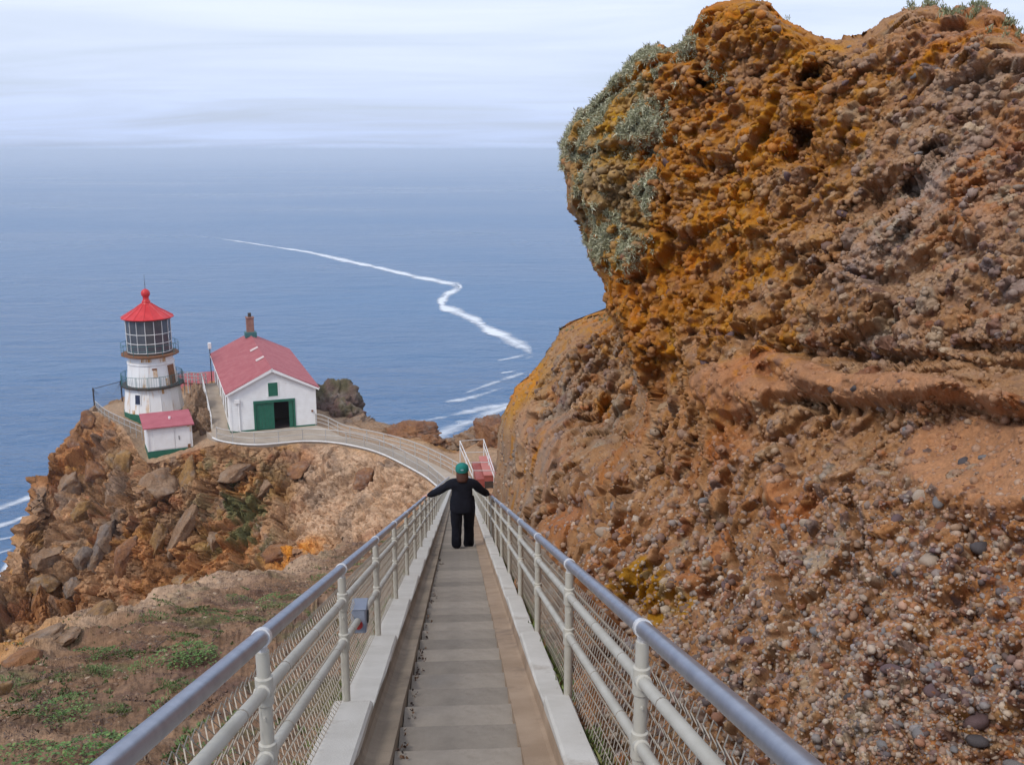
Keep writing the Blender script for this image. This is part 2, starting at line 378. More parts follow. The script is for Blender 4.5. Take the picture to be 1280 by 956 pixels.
#        u    rim(v,y)      toe(v,y)     mid(v,y)    top(v,y)     back(y,z)    slope(y,z)  sea y
cols = [(-260,(850, 8.5), (860, 66), (845, 70), (830, 72), (78,-50), (95,-85), 120),
        (-100,(826, 9.5), (830, 70), (790, 74), (765, 76), (84,-44), (100,-80), 130),
        (0,  (803, 10.3), (800, 73), (764, 76), (737, 78), (88,-42), (105,-80), 140),
        (36, (796, 10.8), (793, 74), (720, 78), (659, 81), (90,-38), (108,-78), 145),
        (58, (788, 11.2), (786, 74.5),(700, 80),(604, 86), (96,-36), (112,-76), 150),
        (82, (780, 11.7), (778, 75), (670, 81), (558, 89), (99,-34), (116,-76), 155),
        (113,(770, 12.4), (768, 75.5),(645, 81),(514, 93.5),(98,-25.2),(120,-74),160),
        (150,(760, 13.2), (757, 75.5),(640, 80),(533, 88), (100,-24.4),(122,-72),162),
        (185,(753, 13.9), (750, 75), (650, 79), (577, 81.2),(103,-24.3),(125,-70),165),
        (240,(741, 15.0), (738, 74), (645, 78.5),(563, 82.5),(106,-24.2),(128,-70),168),
        (275,(734, 15.8), (731, 73), (640, 78), (552, 81.2),(108,-24.0),(130,-70),170),
        (320,(723, 17.0), (720, 72), (640, 77), (557, 80.2),(109,-24.0),(132,-70),172),
        (380,(704, 19.5), (700, 70.5),(625, 76),(553, 81.0),(107,-24.2),(132,-70),172),
        (420,(691, 21.6), (687, 70), (620, 75.5),(555, 80.6),(104,-24.6),(130,-70),170),
        (455,(678, 24.5), (674, 69), (612, 74.5),(561, 79.2),(90,-24.3),(122,-70),165),
        (480,(667, 27.5), (664, 68.5),(612, 73.5),(569, 77.4),(88,-24.4),(120,-70),163),
        (505,(657, 31.5), (654, 68), (612, 72), (581, 74.8),(86.5,-24.3),(118,-70),162),
        (530,(645, 38), (642, 67), (618, 70), (595, 72.0),(85.5,-24.4),(116,-70),160),
        (548,(634, 45), (632, 66.5),(620, 68.5),(607, 70.0),(84.5,-24.6),(115,-70),160)]
# the stretch under and right of the stairs simply follows the stairs down, then the level landing
for u, by, bz in ((566, 84, -24.9), (585, 83, -24.2), (606, 82, -23.4), (628, 80, -23.0), (660, 78, -21.5), (740, 70, -18), (900, 60, -14), (1200, 52, -10), (1600, 48, -8)):
    cols.append((u, 'ridge', by, bz))
FE = []     # per column: list of (y, z, rough, weight)
for c in cols:
    u = c[0]
    if c[1] == 'ridge':
        by, bz = c[2], c[3]
        f = [(2.2, near_z(u, 2.2)), (6, near_z(u, 6)), (12, near_z(u, 12)), (25, near_z(u, 25)), (45, near_z(u, 45, .2)), (66.5, PLAT-.35), (69.5, PLAT-.30), (71.5, PLAT-.20), (by, bz), (118, -70), (160, SEA-2)]
        if u > 650:
            f = [(yy, near_z(u, yy)) for yy in (2.2, 4, 6, 9, 13, 18, 24, 30)] + [(max(by, 40), bz-2), (118, -70), (160, SEA-2)]
        if False: f = [(yy*(.35+.65*min(1, 45/max(yy, 45))) if k > 4 else yy, min(zz, near_z(u, yy*.6)) if k in (5, 6, 7) else zz) for k, (yy, zz) in enumerate(f)]
    else:
        rim, toe, mid, top, back, slp, sy = c[1:]
        zr = zv(u, *rim); zt = zv(u, *toe); zm = zv(u, *mid); zp = zv(u, *top)
        if 90 < u: zp = min(zp, PLAT-.06) if u >= 275 else zp
        yn1 = max(2.2, rim[1]*.30); yn2 = rim[1]*.62
        k = rim[1]
        g = (toe[1]+k)*.5; zg = min(zt, zr) - 3.0 if u < 500 else min(zt-.6, zr-4)
        f = [(2.2, near_z(u, 2.2)), (yn2, .65*near_z(u, yn2)+.35*zr*yn2/k if False else near_z(u, yn2)), (k, zr), (k+1.6, zr-2.4 if u < 500 else zr-1.0), (g, zg), (toe[1], zt), (mid[1], zm), (top[1], zp), (back[0], back[1]), (slp[0], slp[1]), (sy, SEA-2)]
    FE.append(f)
FE = np.array(FE); CU = np.array([c[0] for c in cols], float)
def pchip(x, xp, yp):               # monotone cubic interpolation
    h = np.diff(xp); d = np.diff(yp)/h; m = np.zeros_like(yp)
    m[1:-1] = np.where(d[:-1]*d[1:] > 0, 2*d[:-1]*d[1:]/np.where(d[:-1]+d[1:] == 0, 1, d[:-1]+d[1:]), 0); m[0] = d[0]; m[-1] = d[-1]
    i = np.clip(np.searchsorted(xp, x)-1, 0, len(xp)-2); t = (x-xp[i])/h[i]
    return (2*t**3-3*t**2+1)*yp[i] + (t**3-2*t**2+t)*h[i]*m[i] + (-2*t**3+3*t**2)*yp[i+1] + (t**3-t**2)*h[i]*m[i+1]
U = np.r_[np.linspace(-260, -8, 70), np.arange(-6, 566, 1.15), np.linspace(568, 680, 60), np.linspace(690, 1600, 50)]
FY = np.stack([pchip(U, CU, FE[:, k, 0]) for k in range(FE.shape[1])], 1); FZ = np.stack([pchip(U, CU, FE[:, k, 1]) for k in range(FE.shape[1])], 1)
#       rows between features
NR = [150, 140, 24, 34, 60, 110, 130, 70, 24, 14]
KR = np.concatenate([np.linspace(k, k+1, nr, endpoint=False) for k, nr in enumerate(NR)] + [[len(NR)]])
Y = np.zeros((len(U), len(KR))); Z = np.zeros_like(Y)
for j, kk in enumerate(KR):
    k = min(int(kk), len(NR)-1); t_ = kk-k
    if k <= 1:                                   # near ground: even steps in 1/y, so the rows stay even in the picture
        iy = (1-t_)/FY[:, k] + t_/FY[:, k+1]; Y[:, j] = 1/iy; q = (Y[:, j]-FY[:, k])/(FY[:, k+1]-FY[:, k])
    else: q = t_; Y[:, j] = (1-t_)*FY[:, k] + t_*FY[:, k+1]
    Z[:, j] = (1-q)*FZ[:, k] + q*FZ[:, k+1]
# soften the profile corners along the rows
for _ in range(3):
    Z[:, 1:-1] = (Z[:, :-2] + 2*Z[:, 1:-1] + Z[:, 2:])/4
X = (U[:, None]-640)/F*(Y*CP - Z*SP)
P = np.stack([X, Y, Z], 2)
K = np.broadcast_to(KR[None, :], Y.shape); UU = np.broadcast_to(U[:, None], Y.shape)
# normals of the smooth sheet
def sheet_normals(P):
    a = np.gradient(P, axis=0); b = np.gradient(P, axis=1); n_ = np.cross(a, b); n_ /= (np.linalg.norm(n_, axis=2, keepdims=True)+1e-9)
    return np.where(n_[:, :, 2:3] < 0, -n_, n_)
N_ = sheet_normals(P)
Pf = P.reshape(-1, 3); Nf = N_.reshape(-1, 3); Kf = K.reshape(-1); Uf = UU.reshape(-1)
# how rough: nothing on the level ground by the buildings and under the stairs, most on the cliffs
rw = np.interp(Kf, [0, 2, 3, 4, 4.9, 5.15, 6.5, 6.93, 7.0, 7.15, 7.85, 8, 10], [.03, .05, .35, .5, .45, 1, 1, .5, .12, .03, .10, .35, 1])
lat = SIDE.x*Pf[:, 0] + SIDE.y*Pf[:, 1]
rw = np.where((Uf < 110) & (Kf > 6.5), np.maximum(rw, smooth(110, 70, Uf)*.9), rw)
near_stairs = smooth(1.1, 3.4, np.abs(lat)) * 1.0
rw = np.where((Pf[:, 1] < 74), rw*np.where(Kf < 4.9, near_stairs, np.maximum(near_stairs, smooth(545, 520, Uf))), rw)
rw = np.where((Uf > 560) & (Pf[:, 1] > 60) & (Pf[:, 1] < 73), rw*.1, rw)
# --- big relief: slabs that dip to the left, ribs and gullies
q = Pf.copy(); c_, s_ = math.cos(R(38)), math.sin(R(38))
dipu = q[:, 0]*c_ - q[:, 2]*s_; dipw = q[:, 0]*s_ + q[:, 2]*c_
qs = np.stack([dipu/7.5, q[:, 1]/4.5, dipw/2.6], 1)
d1 = fbm(q/7.0, 4, .5, 3); d2 = fbm(qs, 5, .55, 21, ridged=True); d3 = fbm(q/1.1, 4, .55, 41, ridged=True)
wp = .22*np.stack([d1, d3, d2], 1)
f1, f2, ids, ft1 = worley(np.stack([dipu/3.2, q[:, 1]/2.8, dipw/2.3], 1) + wp, 5, facet=True)
g1, g2, gid, ft2 = worley(np.stack([dipu/1.15, q[:, 1]/1.0, dipw/.8], 1) + wp, 15, facet=True)
e1, e2, eid, ft3 = worley(q/np.array([.46, .46, .34]) + wp, 17, facet=True)
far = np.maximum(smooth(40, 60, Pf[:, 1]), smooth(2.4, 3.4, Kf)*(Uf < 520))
ap_ = 1 - .55*smooth(330, 400, Uf)*smooth(5.0, 5.3, Kf)          # the slope under the path is smoother
disp = rw*far*(1.15*d1 + .45*d2*ap_ + .22*d3*ap_
   + ap_*(((ids[:, 0]-.5)*.9 + ft1*1.35)*smooth(0, .07, f2-f1) - .50*(1-smooth(0, .14, f2-f1)))
   + ap_*((gid[:, 0]-.5)*.34 + ft2*.55 - .20*(1-smooth(0, .12, g2-g1)))
   + ((eid[:, 0]-.5)*.15 + ft3*.24 - .09*(1-smooth(0, .12, e2-e1))))
# near hillside: gentle hummocks and crumbs
nearw = (1-far)*smooth(.75, 1.6, np.abs(lat))
disp += nearw*(.16*fbm(q/2.2, 4, .5, 61) + .075*fbm(q/.45, 4, .62, 71) + .03*fbm(q/.12, 3, .6, 81, ridged=True))
rimw = (1-far)*smooth(1.35, 1.95, Kf)*smooth(480, 430, Uf)
disp += rimw*(.22*fbm(q/.9, 4, .55, 91, ridged=True))
Pd = Pf + Nf*disp[:, None]
lat_d = np.abs(SIDE.x*Pd[:, 0] + SIDE.y*Pd[:, 1]); s_d = HEAD.x*Pd[:, 0] + HEAD.y*Pd[:, 1]
lid = -1.62 - SLOPE*s_d - np.where(lat_d < .80, .50, np.where(lat_d < 1.4, .03, -.6*(lat_d-1.4)))      # stay below the stair slabs and kerbs
Pd[:, 2] = np.where((s_d < 68) & (lat_d < 2.4) & (s_d > 0), np.minimum(Pd[:, 2], lid), Pd[:, 2])
# --- colours
def lerp(a, b, t_): return a + (np.asarray(b)-a)*t_[:, None]
cn1 = fbm(q/5.5, 4, .55, 101); cn2 = fbm(q/1.4, 5, .6, 111); cn3 = fbm(qs*1.3, 4, .6, 121); cn4 = fbm(q/.35, 4, .6, 131)
col = np.empty((len(q), 3)); col[:] = (.235, .135, .075)
col = lerp(col, (.285, .175, .105), smooth(-.2, .35, cn2)); col = lerp(col, (.265, .12, .05), smooth(.05, .4, cn1)*.8)
col = lerp(col, (.32, .165, .055), smooth(.15, .4, fbm(q/2.0, 4, .55, 121))*.6)                       # ochre
col = lerp(col, (.15, .12, .10), smooth(.2, .45, fbm(q/2.3, 4, .6, 141))*.6)     # grey faces
col = lerp(col, (.20, .08, .04), smooth(.2, .45, fbm(q/1.9, 4, .6, 151))*.7)
col *= (1 + (ids[:, 1:2]-.5)*.5*(far*rw)[:, None]) * (1 + (gid[:, 1:2]-.5)*.4*far[:, None]) * (1 + (eid[:, 1:2]-.5)*.4*far[:, None])
# the smooth pale apron under the path
apron = smooth(330, 400, Uf)*smooth(4.9, 5.1, Kf)*smooth(7.1, 6.9, Kf)
pale = np.array([(.43, .295, .20)])*(1 + .22*cn2[:, None] + .2*cn4[:, None]); pale = lerp(pale, (.37, .20, .115), smooth(.0, .35, cn1)); pale = lerp(pale, (.22, .16, .12), smooth(.15, .4, cn3)*.8)
col = lerp(col, pale, apron*.8)
# green growth in the hollow left of the apron
gv = np.exp(-((Uf-292)/42)**2)*smooth(5.2, 5.5, Kf)*smooth(7.0, 6.6, Kf) + np.exp(-((Uf-320)/16)**2)*smooth(5.0, 5.2, Kf)*smooth(6.4, 5.9, Kf)
col = lerp(col, (.085, .095, .04), np.clip(gv, 0, 1)*smooth(-.15, .2, cn2 + .3*cn4)*.85)
# orange clay at the gully edge
oc = np.exp(-((Uf-372)/38)**2)*smooth(5.35, 5.1, Kf)*smooth(4.6, 5.0, Kf)
col = lerp(col, (.52, .22, .05), np.clip(oc, 0, 1)*smooth(-.2, .15, cn2))
# near hillside: crumbly brown soil, darker dead growth, pale sandy rim
soil = np.empty_like(col); soil[:] = (.235, .14, .085)
soil = lerp(soil, (.30, .19, .12), smooth(-.1, .4, cn2)); soil = lerp(soil, (.15, .085, .06), smooth(.05, .35, fbm(q/.6, 5, .62, 161))*.85)
soil = lerp(soil, (.11, .12, .05), smooth(.12, .4, fbm(q/.8, 4, .6, 171))*.55)
soil *= (1 + .35*fbm(q/.06, 3, .6, 181)[:, None])
rimc = smooth(1.55, 1.9, Kf + .25*cn2)*smooth(440, 380, Uf)
soil = lerp(soil, (.46, .32, .22), rimc*.8)
soil = lerp(soil, (.52, .25, .08), smooth(1.7, 1.98, Kf + .3*cn2)*smooth(120, 20, Uf)*.8)
col = lerp(soil, col, far)
# level ground by the buildings
pl = smooth(6.97, 7.05, Kf)*smooth(7.95, 7.8, Kf)*smooth(90, 115, Uf)
col = lerp(col, (.33, .235, .16), pl*.8)
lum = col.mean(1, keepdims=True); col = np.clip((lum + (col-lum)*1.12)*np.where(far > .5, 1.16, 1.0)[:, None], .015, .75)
TERR_MAT = attr_mat('earth_and_rock', fine=6.0, amt=.38, bump=1.0, dist=.14, bscale=3.2)
nu, nk = Y.shape; idx = np.arange(nu*nk).reshape(nu, nk)
faces = np.stack([idx[:-1, :-1], idx[1:, :-1], idx[1:, 1:], idx[:-1, 1:]], 2).reshape(-1, 4)
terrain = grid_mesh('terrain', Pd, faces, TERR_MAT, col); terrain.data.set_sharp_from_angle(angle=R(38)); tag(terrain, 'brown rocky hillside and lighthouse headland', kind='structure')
TP = Pd.reshape(nu, nk, 3); TN = sheet_normals(TP)
TVIS = TP.reshape(-1, 3)
_dep = TVIS[:, 1]*CP - TVIS[:, 2]*SP
TPU = (640 + F*TVIS[:, 0]/_dep).reshape(nu, nk); TPV = (478 - F*(TVIS[:, 1]*SP + TVIS[:, 2]*CP)/_dep).reshape(nu, nk)
def terrain_at(u, v, kmin=0.0, kmax=10.0):      # the terrain point seen nearest to pixel (u,v), nearest the camera first
    c0 = int(np.argmin(np.abs(U-u))); lo = max(0, c0-2); hi = min(nu, c0+3)
    m = (KR >= kmin) & (KR <= kmax); jj = np.where(m)[0]
    e = np.abs(TPU[lo:hi][:, jj]-u)*.6 + np.abs(TPV[lo:hi][:, jj]-v)
    a, b_ = np.unravel_index(np.argmin(e), e.shape)
    return Vector(TP[lo+a, jj[b_]]), Vector(TN[lo+a, jj[b_]])
# ================================================================== the conglomerate crag right of the stairs
top_edge = [(877,14),(900,2),(933,-3),(961,2),(980,21),(1008,37),(1031,48),(1050,49),(1078,47),(1102,23),(1135,7),(1172,5),(1191,12),(1233,7),(1257,19),(1280,44),(1340,60),(1420,66),(1500,90)]
nose = [(757,384),(755,356),(741,333),(734,314),(727,281),(708,262),(708,234),(701,211),(703,183),(713,155),(722,141),(750,122),(769,98),(792,70),(811,56),(835,61),(853,56),(867,35)]
butt = [(607,632),(613,620),(617,606),(620,575),(622,540),(629,515),(642,486),(669,460),(685,438),(701,412),(727,399),(745,395)]
def ub(v): return 574 + .431*(v-585)
sil = butt + nose + top_edge
poly = sil + [(1500, 1150), (ub(1150)-14, 1150), (ub(1000)-10, 1000), (ub(850)-8, 850), (ub(740)-2, 740), (ub(700)+2, 700), (ub(670)+3, 670), (ub(645)+4, 645)]
poly = np.array(poly, float); silA = np.array(sil, float)
gu = np.r_[np.arange(588, 820, .9), np.arange(820, 1290, 1.22), np.linspace(1293, 1500, 60)]; gvv = np.r_[np.arange(-12, 968, 1.22), np.linspace(971, 1150, 50)]
GU, GV = np.meshgrid(gu, gvv, indexing='ij'); shp = GU.shape; fu, fv = GU.ravel(), GV.ravel()
jn = fbm(np.stack([fu/14, fv/14, fu*0], 1), 4, .65, 300)*5.0
pu, pvx = fu + jn, fv + fbm(np.stack([fu/14, fv/14, fu*0+9], 1), 4, .65, 310)*5.0     # ragged outline
ins = np.zeros(len(fu), bool); n = len(poly)
for i in range(n):
    (x1, y1), (x2, y2) = poly[i], poly[(i+1) % n]
    cnd = ((y1 > pvx) != (y2 > pvx)); xx = (x2-x1)*(pvx-y1)/((y2-y1) if y2 != y1 else 1e-9)+x1
    ins ^= cnd & (pu < xx)
sd = np.full(len(fu), 1e9)
for i in range(len(silA)-1):
    a, b_ = silA[i], silA[i+1]; ab = b_-a; tt = np.clip(((fu-a[0])*ab[0]+(fv-a[1])*ab[1])/(ab@ab), 0, 1)
    sd = np.minimum(sd, np.hypot(fu-a[0]-tt*ab[0], fv-a[1]-tt*ab[1]))
# depth along the optical axis, from the wall's run beside the stairs
def dplane(v, h):
    _, ry, rz = ray(0, v); return h/(-rz - SLOPE*1.0015*ry)
common = [(ub(v)+2, v, float(dplane(v, 1.66))) for v in (1150, 1000, 956, 880, 800, 735, 690, 660, 640)]
A = common + [(1280,956,3.05),(1280,700,3.8),(1280,600,4.1),(1280,478,4.6),(1280,200,6.2),(1280,44,7.4),(1500,956,2.3),(1500,478,3.6),(1500,90,6.0),(1500,1150,2.0),(1280,1150,2.5),(1000,1150,3.0),
  (1150,10,8.6),(1078,47,9.0),(935,0,10.8),(870,30,11.5),(810,60,12.0),(750,122,12.3),(703,200,12.6),(757,384,11.8),(735,300,12.3),
  (900,300,9.6),(800,300,11.3),(1000,300,8.0),(1100,300,6.9),(1100,150,8.0),(1000,150,9.3),(900,150,10.6),(800,150,11.7),
  (1100,478,5.8),(1000,478,6.9),(900,478,8.2),(820,478,9.9),(790,440,10.8),(1100,700,4.4),(1000,700,5.1),(900,700,6.2),(800,700,7.9),(750,700,9.4),(700,700,11.6),(660,700,13.8),
  (1100,850,3.5),(1000,850,4.1),(900,850,4.9),(800,850,6.0),(750,850,6.7),(900,600,7.1),(1000,600,5.8),(1100,600,5.0),(800,600,9.4),(760,600,11.2),(700,600,15),(650,600,19.5),(640,650,19),(620,610,24)]
B = common + [(740,395,21),(690,430,22),(650,480,23.5),(625,530,24),(621,600,23.5),(700,500,20),(750,480,19),(790,440,18),(700,600,15.5),(650,600,20.5),(760,600,11.8),(800,600,9.6),(780,540,14.5),(640,650,19),(612,622,27),
  (700,700,11.6),(750,700,9.4),(800,700,7.9),(900,700,6.2),(900,480,13),(1100,480,8)]
def rbf(ctrl, x, y):
    c = np.array(ctrl, float); X0 = c[:, :2]/300; z = np.log(c[:, 2]); k = len(c)
    r = np.hypot(X0[:, None, 0]-X0[None, :, 0], X0[:, None, 1]-X0[None, :, 1]); Pm = np.c_[np.ones(k), X0]
    M = np.zeros((k+3, k+3)); M[:k, :k] = r + 0.006*np.eye(k)*0 ; M[:k, k:] = Pm; M[k:, :k] = Pm.T
    wgt = np.linalg.solve(M, np.r_[z, 0, 0, 0]); s = wgt[k] + wgt[k+1]*x/300 + wgt[k+2]*y/300
    for i in range(k): s = s + wgt[i]*np.sqrt((x/300-X0[i, 0])**2 + (y/300-X0[i, 1])**2 + 1e-4)
    return np.exp(s)
dA = rbf(A, fu, fv); dB = rbf(B, fu, fv)
crease = np.array([(745,300),(757,384),(774,403),(790,440),(805,490),(803,530),(785,570),(770,610),(760,700)], float)
cu_ = np.interp(fv, crease[:, 1], crease[:, 0]); wd = np.interp(fv, [300, 480, 540, 620], [3, 5, 14, 40])
side = smooth(-1, 1, (fu-cu_ + jn)/wd); side = np.where(fv < 384, 1.0, side)
D = dA*side + dB*(1-side)
# hand-placed relief: ledges stand out (negative), holes and overhangs go in (positive); size in photo pixels, depth as a share of the distance
feat = [(1005,170,20,13,0,.085),(985,196,30,12,-25,.05),(880,105,10,8,0,.07),(1015,92,26,8,-20,.05),(1132,222,18,13,-30,.06),(1160,190,22,10,-40,.04),(1060,260,40,12,-40,.03),
  (950,300,60,22,-20,-.03),(1110,262,34,12,-38,-.04),(1080,300,60,15,-42,-.03),(1010,345,40,12,-30,.03),(1080,440,130,9,3,.055),(1240,425,60,8,0,.04),
  (1100,478,110,20,4,-.055),(990,462,36,13,20,-.055),(1180,470,36,16,-10,-.05),(1250,490,34,24,0,-.05),(965,462,18,14,0,.05),(1215,560,95,55,0,.05),(905,480,52,26,0,-.03),(1010,500,22,9,25,.05),
  (930,560,60,20,60,-.02),(1030,590,40,40,0,-.02),(1085,612,22,34,0,-.02),(860,560,14,50,10,.03),(960,640,12,50,-30,.02),(905,700,50,30,0,.02),(770,545,28,16,20,.05),(712,640,34,16,10,.06),(735,600,40,26,0,-.03),
  (690,560,26,40,20,-.035),(725,470,30,30,0,-.03),(660,530,26,34,15,-.03),(750,520,22,14,0,.04),(805,735,44,40,0,-.03),(855,640,70,26,-50,.02),(1185,780,46,60,-40,.02),(1235,640,40,20,0,-.02),(1170,665,34,14,0,-.02),(760,370,34,34,0,.02),(820,200,60,50,0,-.03),(740,230,30,50,0,-.03),(900,400,60,26,0,.015),(820,470,24,40,0,.025)]
rel = np.zeros_like(fu)
for (a, b_, su, sv, an, am) in feat:
    c_, s_ = math.cos(R(an)), math.sin(R(an)); x, y = fu-a + jn*1.5, fv-b_ + jn; xr, yr = x*c_+y*s_, -x*s_+y*c_
    rel += am*np.exp(-np.clip((xr/su)**2 + (yr/sv)**2, 0, 40)**1.4)
D = D*(1 + rel)
rad_ = 32.0; e = np.clip(1 - sd/rad_, 0, 1); D = D*(1 + .16*(1-np.sqrt(1-e*e*.999)))
rx, ry, rz = ray(fu, fv); P = np.stack([rx*D, ry*D, rz*D], 1)
vw = -P/np.linalg.norm(P, axis=1, keepdims=True)
def nrm(Dx):
    Q = np.stack([rx*Dx, ry*Dx, rz*Dx], 1).reshape(*shp, 3)
    m_ = np.cross(np.gradient(Q, axis=1), np.gradient(Q, axis=0)).reshape(-1, 3); m_ /= np.linalg.norm(m_, axis=1, keepdims=True)+1e-9
    return np.where((m_*vw).sum(1, keepdims=True) < 0, -m_, m_)
Nn = nrm(dA)*side[:, None] + nrm(dB)*(1-side)[:, None]; Nn = Nn*.30 + vw*.70; Nn /= np.linalg.norm(Nn, axis=1, keepdims=True)
P3 = P.reshape(*shp, 3); SPG = np.maximum(np.linalg.norm(np.gradient(P3, gu, axis=0), axis=2), np.linalg.norm(np.gradient(P3, gvv, axis=1), axis=2)).ravel()*1.22
keep = ins
q = P[keep]; nn = Nn[keep]; ku, kv, kd = fu[keep], fv[keep], D[keep]; spk = SPG[keep]; inside = smooth(1, 12, sd[keep])
def aa(lam): return smooth(1.3, 3.6, lam/spk)       # no relief finer than the mesh can carry
def fba(lam, octs, gain=.55, seed=0, ridged=False):
    s = 0; a = 1; t_ = 0
    for o in range(octs):
        l_ = lam/2.03**o; m_ = vnoise(q/l_ + o*17.3, seed+o); m_ = (1-np.abs(2*m_-1))*2-1 if ridged else 2*m_-1
        s = s + a*m_*aa(l_); t_ += a; a *= gain
    return s/t_
# --- where is what: smooth sandstone, coarse pebble beds
def blob(u, v, su, sv, an=0):
    c_, s_ = math.cos(R(an)), math.sin(R(an)); x, y = ku-u, kv-v; return np.exp(-((x*c_+y*s_)/su)**2 - ((-x*s_+y*c_)/sv)**2)
n1 = fbm(q/1.3, 4, .55, 401); n2 = fbm(q/.42, 5, .6, 411); n3 = fbm(q/.13, 4, .6, 421); n4 = fbm(q/.05, 3, .6, 431)
sand = np.clip(blob(1090,478,130,24,3) + blob(905,485,56,34) + blob(1215,570,110,62)*1.0 + blob(990,462,50,18,20) + blob(960,610,70,40,-20)*.6 + blob(690,560,30,60,20)*.6 + blob(720,640,60,30)*.5 + blob(655,520,26,50,15)*.5, 0, 1)
sand = np.clip(sand + .35*n1*(sand > .08), 0, 1); sand = smooth(.3, .62, sand)
peb = 1 - sand*.88
basew = smooth(0, 18, np.abs(ku-(574+.431*(kv-585))))
scl = np.clip(kd/6.0, .55, 2.6)
disp = scl**.5*(.15*fba(1.3, 3, .5, 401) + .12*fba(.46, 5, .62, 441, True)*(1-.65*sand)) + (.06*fba(.24, 4, .62, 411, True) + .034*fba(.11, 3, .6, 421, True))*(1-.6*sand)*np.minimum(scl, 1.8)
# blocky fracture on the big scale
w1, w2, wid, wf = worley(np.stack([q[:,0]/.85 + .25*n1, q[:,1]/1.3 + .25*n2, q[:,2]/.65 + .2*n1], 1), 31, facet=True)
disp += (((wid[:, 0]-.5)*.18 + wf*.30)*smooth(0, .15, w2-w1) - .13*(1-smooth(0, .12, w2-w1)))*(1-.45*sand)*scl**.6*.8*aa(.35)
w1, w2, wid, wf = worley(q/np.array([.30, .34, .24]) + .15*np.stack([n1, n2, n3], 1), 33, facet=True)
disp += (((wid[:, 0]-.5)*.05 + wf*.11)*smooth(0, .15, w2-w1) - .035*(1-smooth(0, .12, w2-w1)))*(1-.6*sand)*np.minimum(scl, 1.6)*aa(.16)
stone = np.zeros(len(q)); scol = np.zeros((len(q), 3))
pal = np.array([(.33,.21,.15),(.40,.30,.22),(.20,.13,.12),(.46,.38,.31),(.13,.095,.10),(.33,.16,.10),(.27,.23,.215),(.52,.43,.34),(.19,.085,.065),(.38,.25,.16),(.15,.14,.155),(.42,.24,.15),(.30,.25,.24)])
lowp = np.exp(-((ku-1060)/300)**2 - ((kv-850)/190)**2)
for cs, seed, occ, gain_ in ((.019, 51, .85, .7), (.032, 56, .78, .85), (.055, 61, .62, .9), (.10, 66, .46, .95), (.20, 71, .16, .6), (.34, 76, .55, .62)):
    qq = q/cs; qq = qq*np.array([1, .8, 1.2])
    f1, f2, idn = worley(qq + .14*np.stack([n2, n3, n1], 1), seed, .85)
    rr = .34 + .24*idn[:, 1]; lim = occ*(peb if cs < .15 else peb**.4)*(.78+.5*n1+.35*lowp)*(1 if cs < .09 else 1+1.1*smooth(7, 10, kd))*(1 if cs < .3 else smooth(13, 17, kd))
    h = np.sqrt(np.maximum(rr*rr - f1*f1, 0)); on = (idn[:, 0] < lim) & (h > 0)
    fade = aa(cs*.62); sink = (idn[:, 2]*.5)
    disp = np.where(on, disp + (gain_*cs*h*1.5 - .16*cs - .25*cs*sink)*fade, disp - .32*cs*fade*peb)
    pc = pal[(idn[:, 2]*97).astype(int) % len(pal)]*(.7+.6*idn[:, :1])
    m_ = smooth(.02, .2, h)*on*fade
    scol = scol*(1-m_)[:, None] + pc*m_[:, None]; stone = np.maximum(stone*(1-m_), m_)
disp *= (.35 + .65*basew)*(.75+.25*inside)
q2 = q + nn*disp[:, None]
# --- matrix colours by region
c = np.empty((len(q), 3)); c[:] = (.31, .19, .12)
c = lerp(c, (.37, .25, .17), smooth(-.1, .35, n2)); c = lerp(c, (.33, .15, .075), smooth(.0, .35, n1)*.7); c = lerp(c, (.20, .13, .10), smooth(.1, .4, n3)*.5)
head = np.clip(blob(830,250,140,200) + blob(960,120,130,110)*.9 + blob(850,400,120,50) + blob(930,30,80,50), 0, 1)
c = lerp(c, (.30, .135, .04), head*smooth(-.35, .15, n2+.4*n1)*.85)                      # ochre stained head
c = lerp(c, (.42, .205, .035), head*smooth(.05, .4, fbm(q/.3, 4, .6, 451))*.7)
grey = np.clip(blob(1120,260,90,26,-40) + blob(1080,320,90,24,-42)*.9 + blob(1230,160,120,150)*.7 + blob(960,420,140,18)*.6 + blob(740,470,50,60)*.6 + blob(1190,390,110,40)*.6, 0, 1)
c = lerp(c, (.34, .285, .25), grey*smooth(-.3, .2, n2)*.8)
c = lerp(c, (.36, .205, .135), sand*.75); c = lerp(c, (.33, .145, .08), sand*smooth(.0, .4, n1)*smooth(1200, 1000, ku)*.8); c = lerp(c, (.37, .22, .145), sand*smooth(1090, 1180, ku)*.7)
low = np.clip(blob(1050,820,260,170), 0, 1); c = lerp(c, (.36, .225, .15), low*.5)
red = np.clip(blob(960,650,90,50,-25) + blob(880,560,50,60) + blob(700,650,30,24) + blob(850,700,40,60)*.6, 0, 1); c = lerp(c, (.30, .105, .045), red*smooth(-.2, .25, n2)*.7)
bt = smooth(12, 18, kd)*smooth(395, 460, kv); c = lerp(c, (.33, .255, .19), bt*smooth(-.3, .2, n1)*.5); c = lerp(c, (.38, .17, .04), bt*smooth(.22, .45, fbm(q/.9, 5, .62, 461))*.6); c = lerp(c, (.20, .165, .14), bt*smooth(.0, .35, fbm(q/.7, 5, .62, 465))*.7)
k_ = .86*stone*(1-.35*head); tint = np.array([.40, .22, .10]); sc2 = lerp(scol, tint, .30*head + .12); col = c*(1-k_)[:, None] + sc2*k_[:, None]
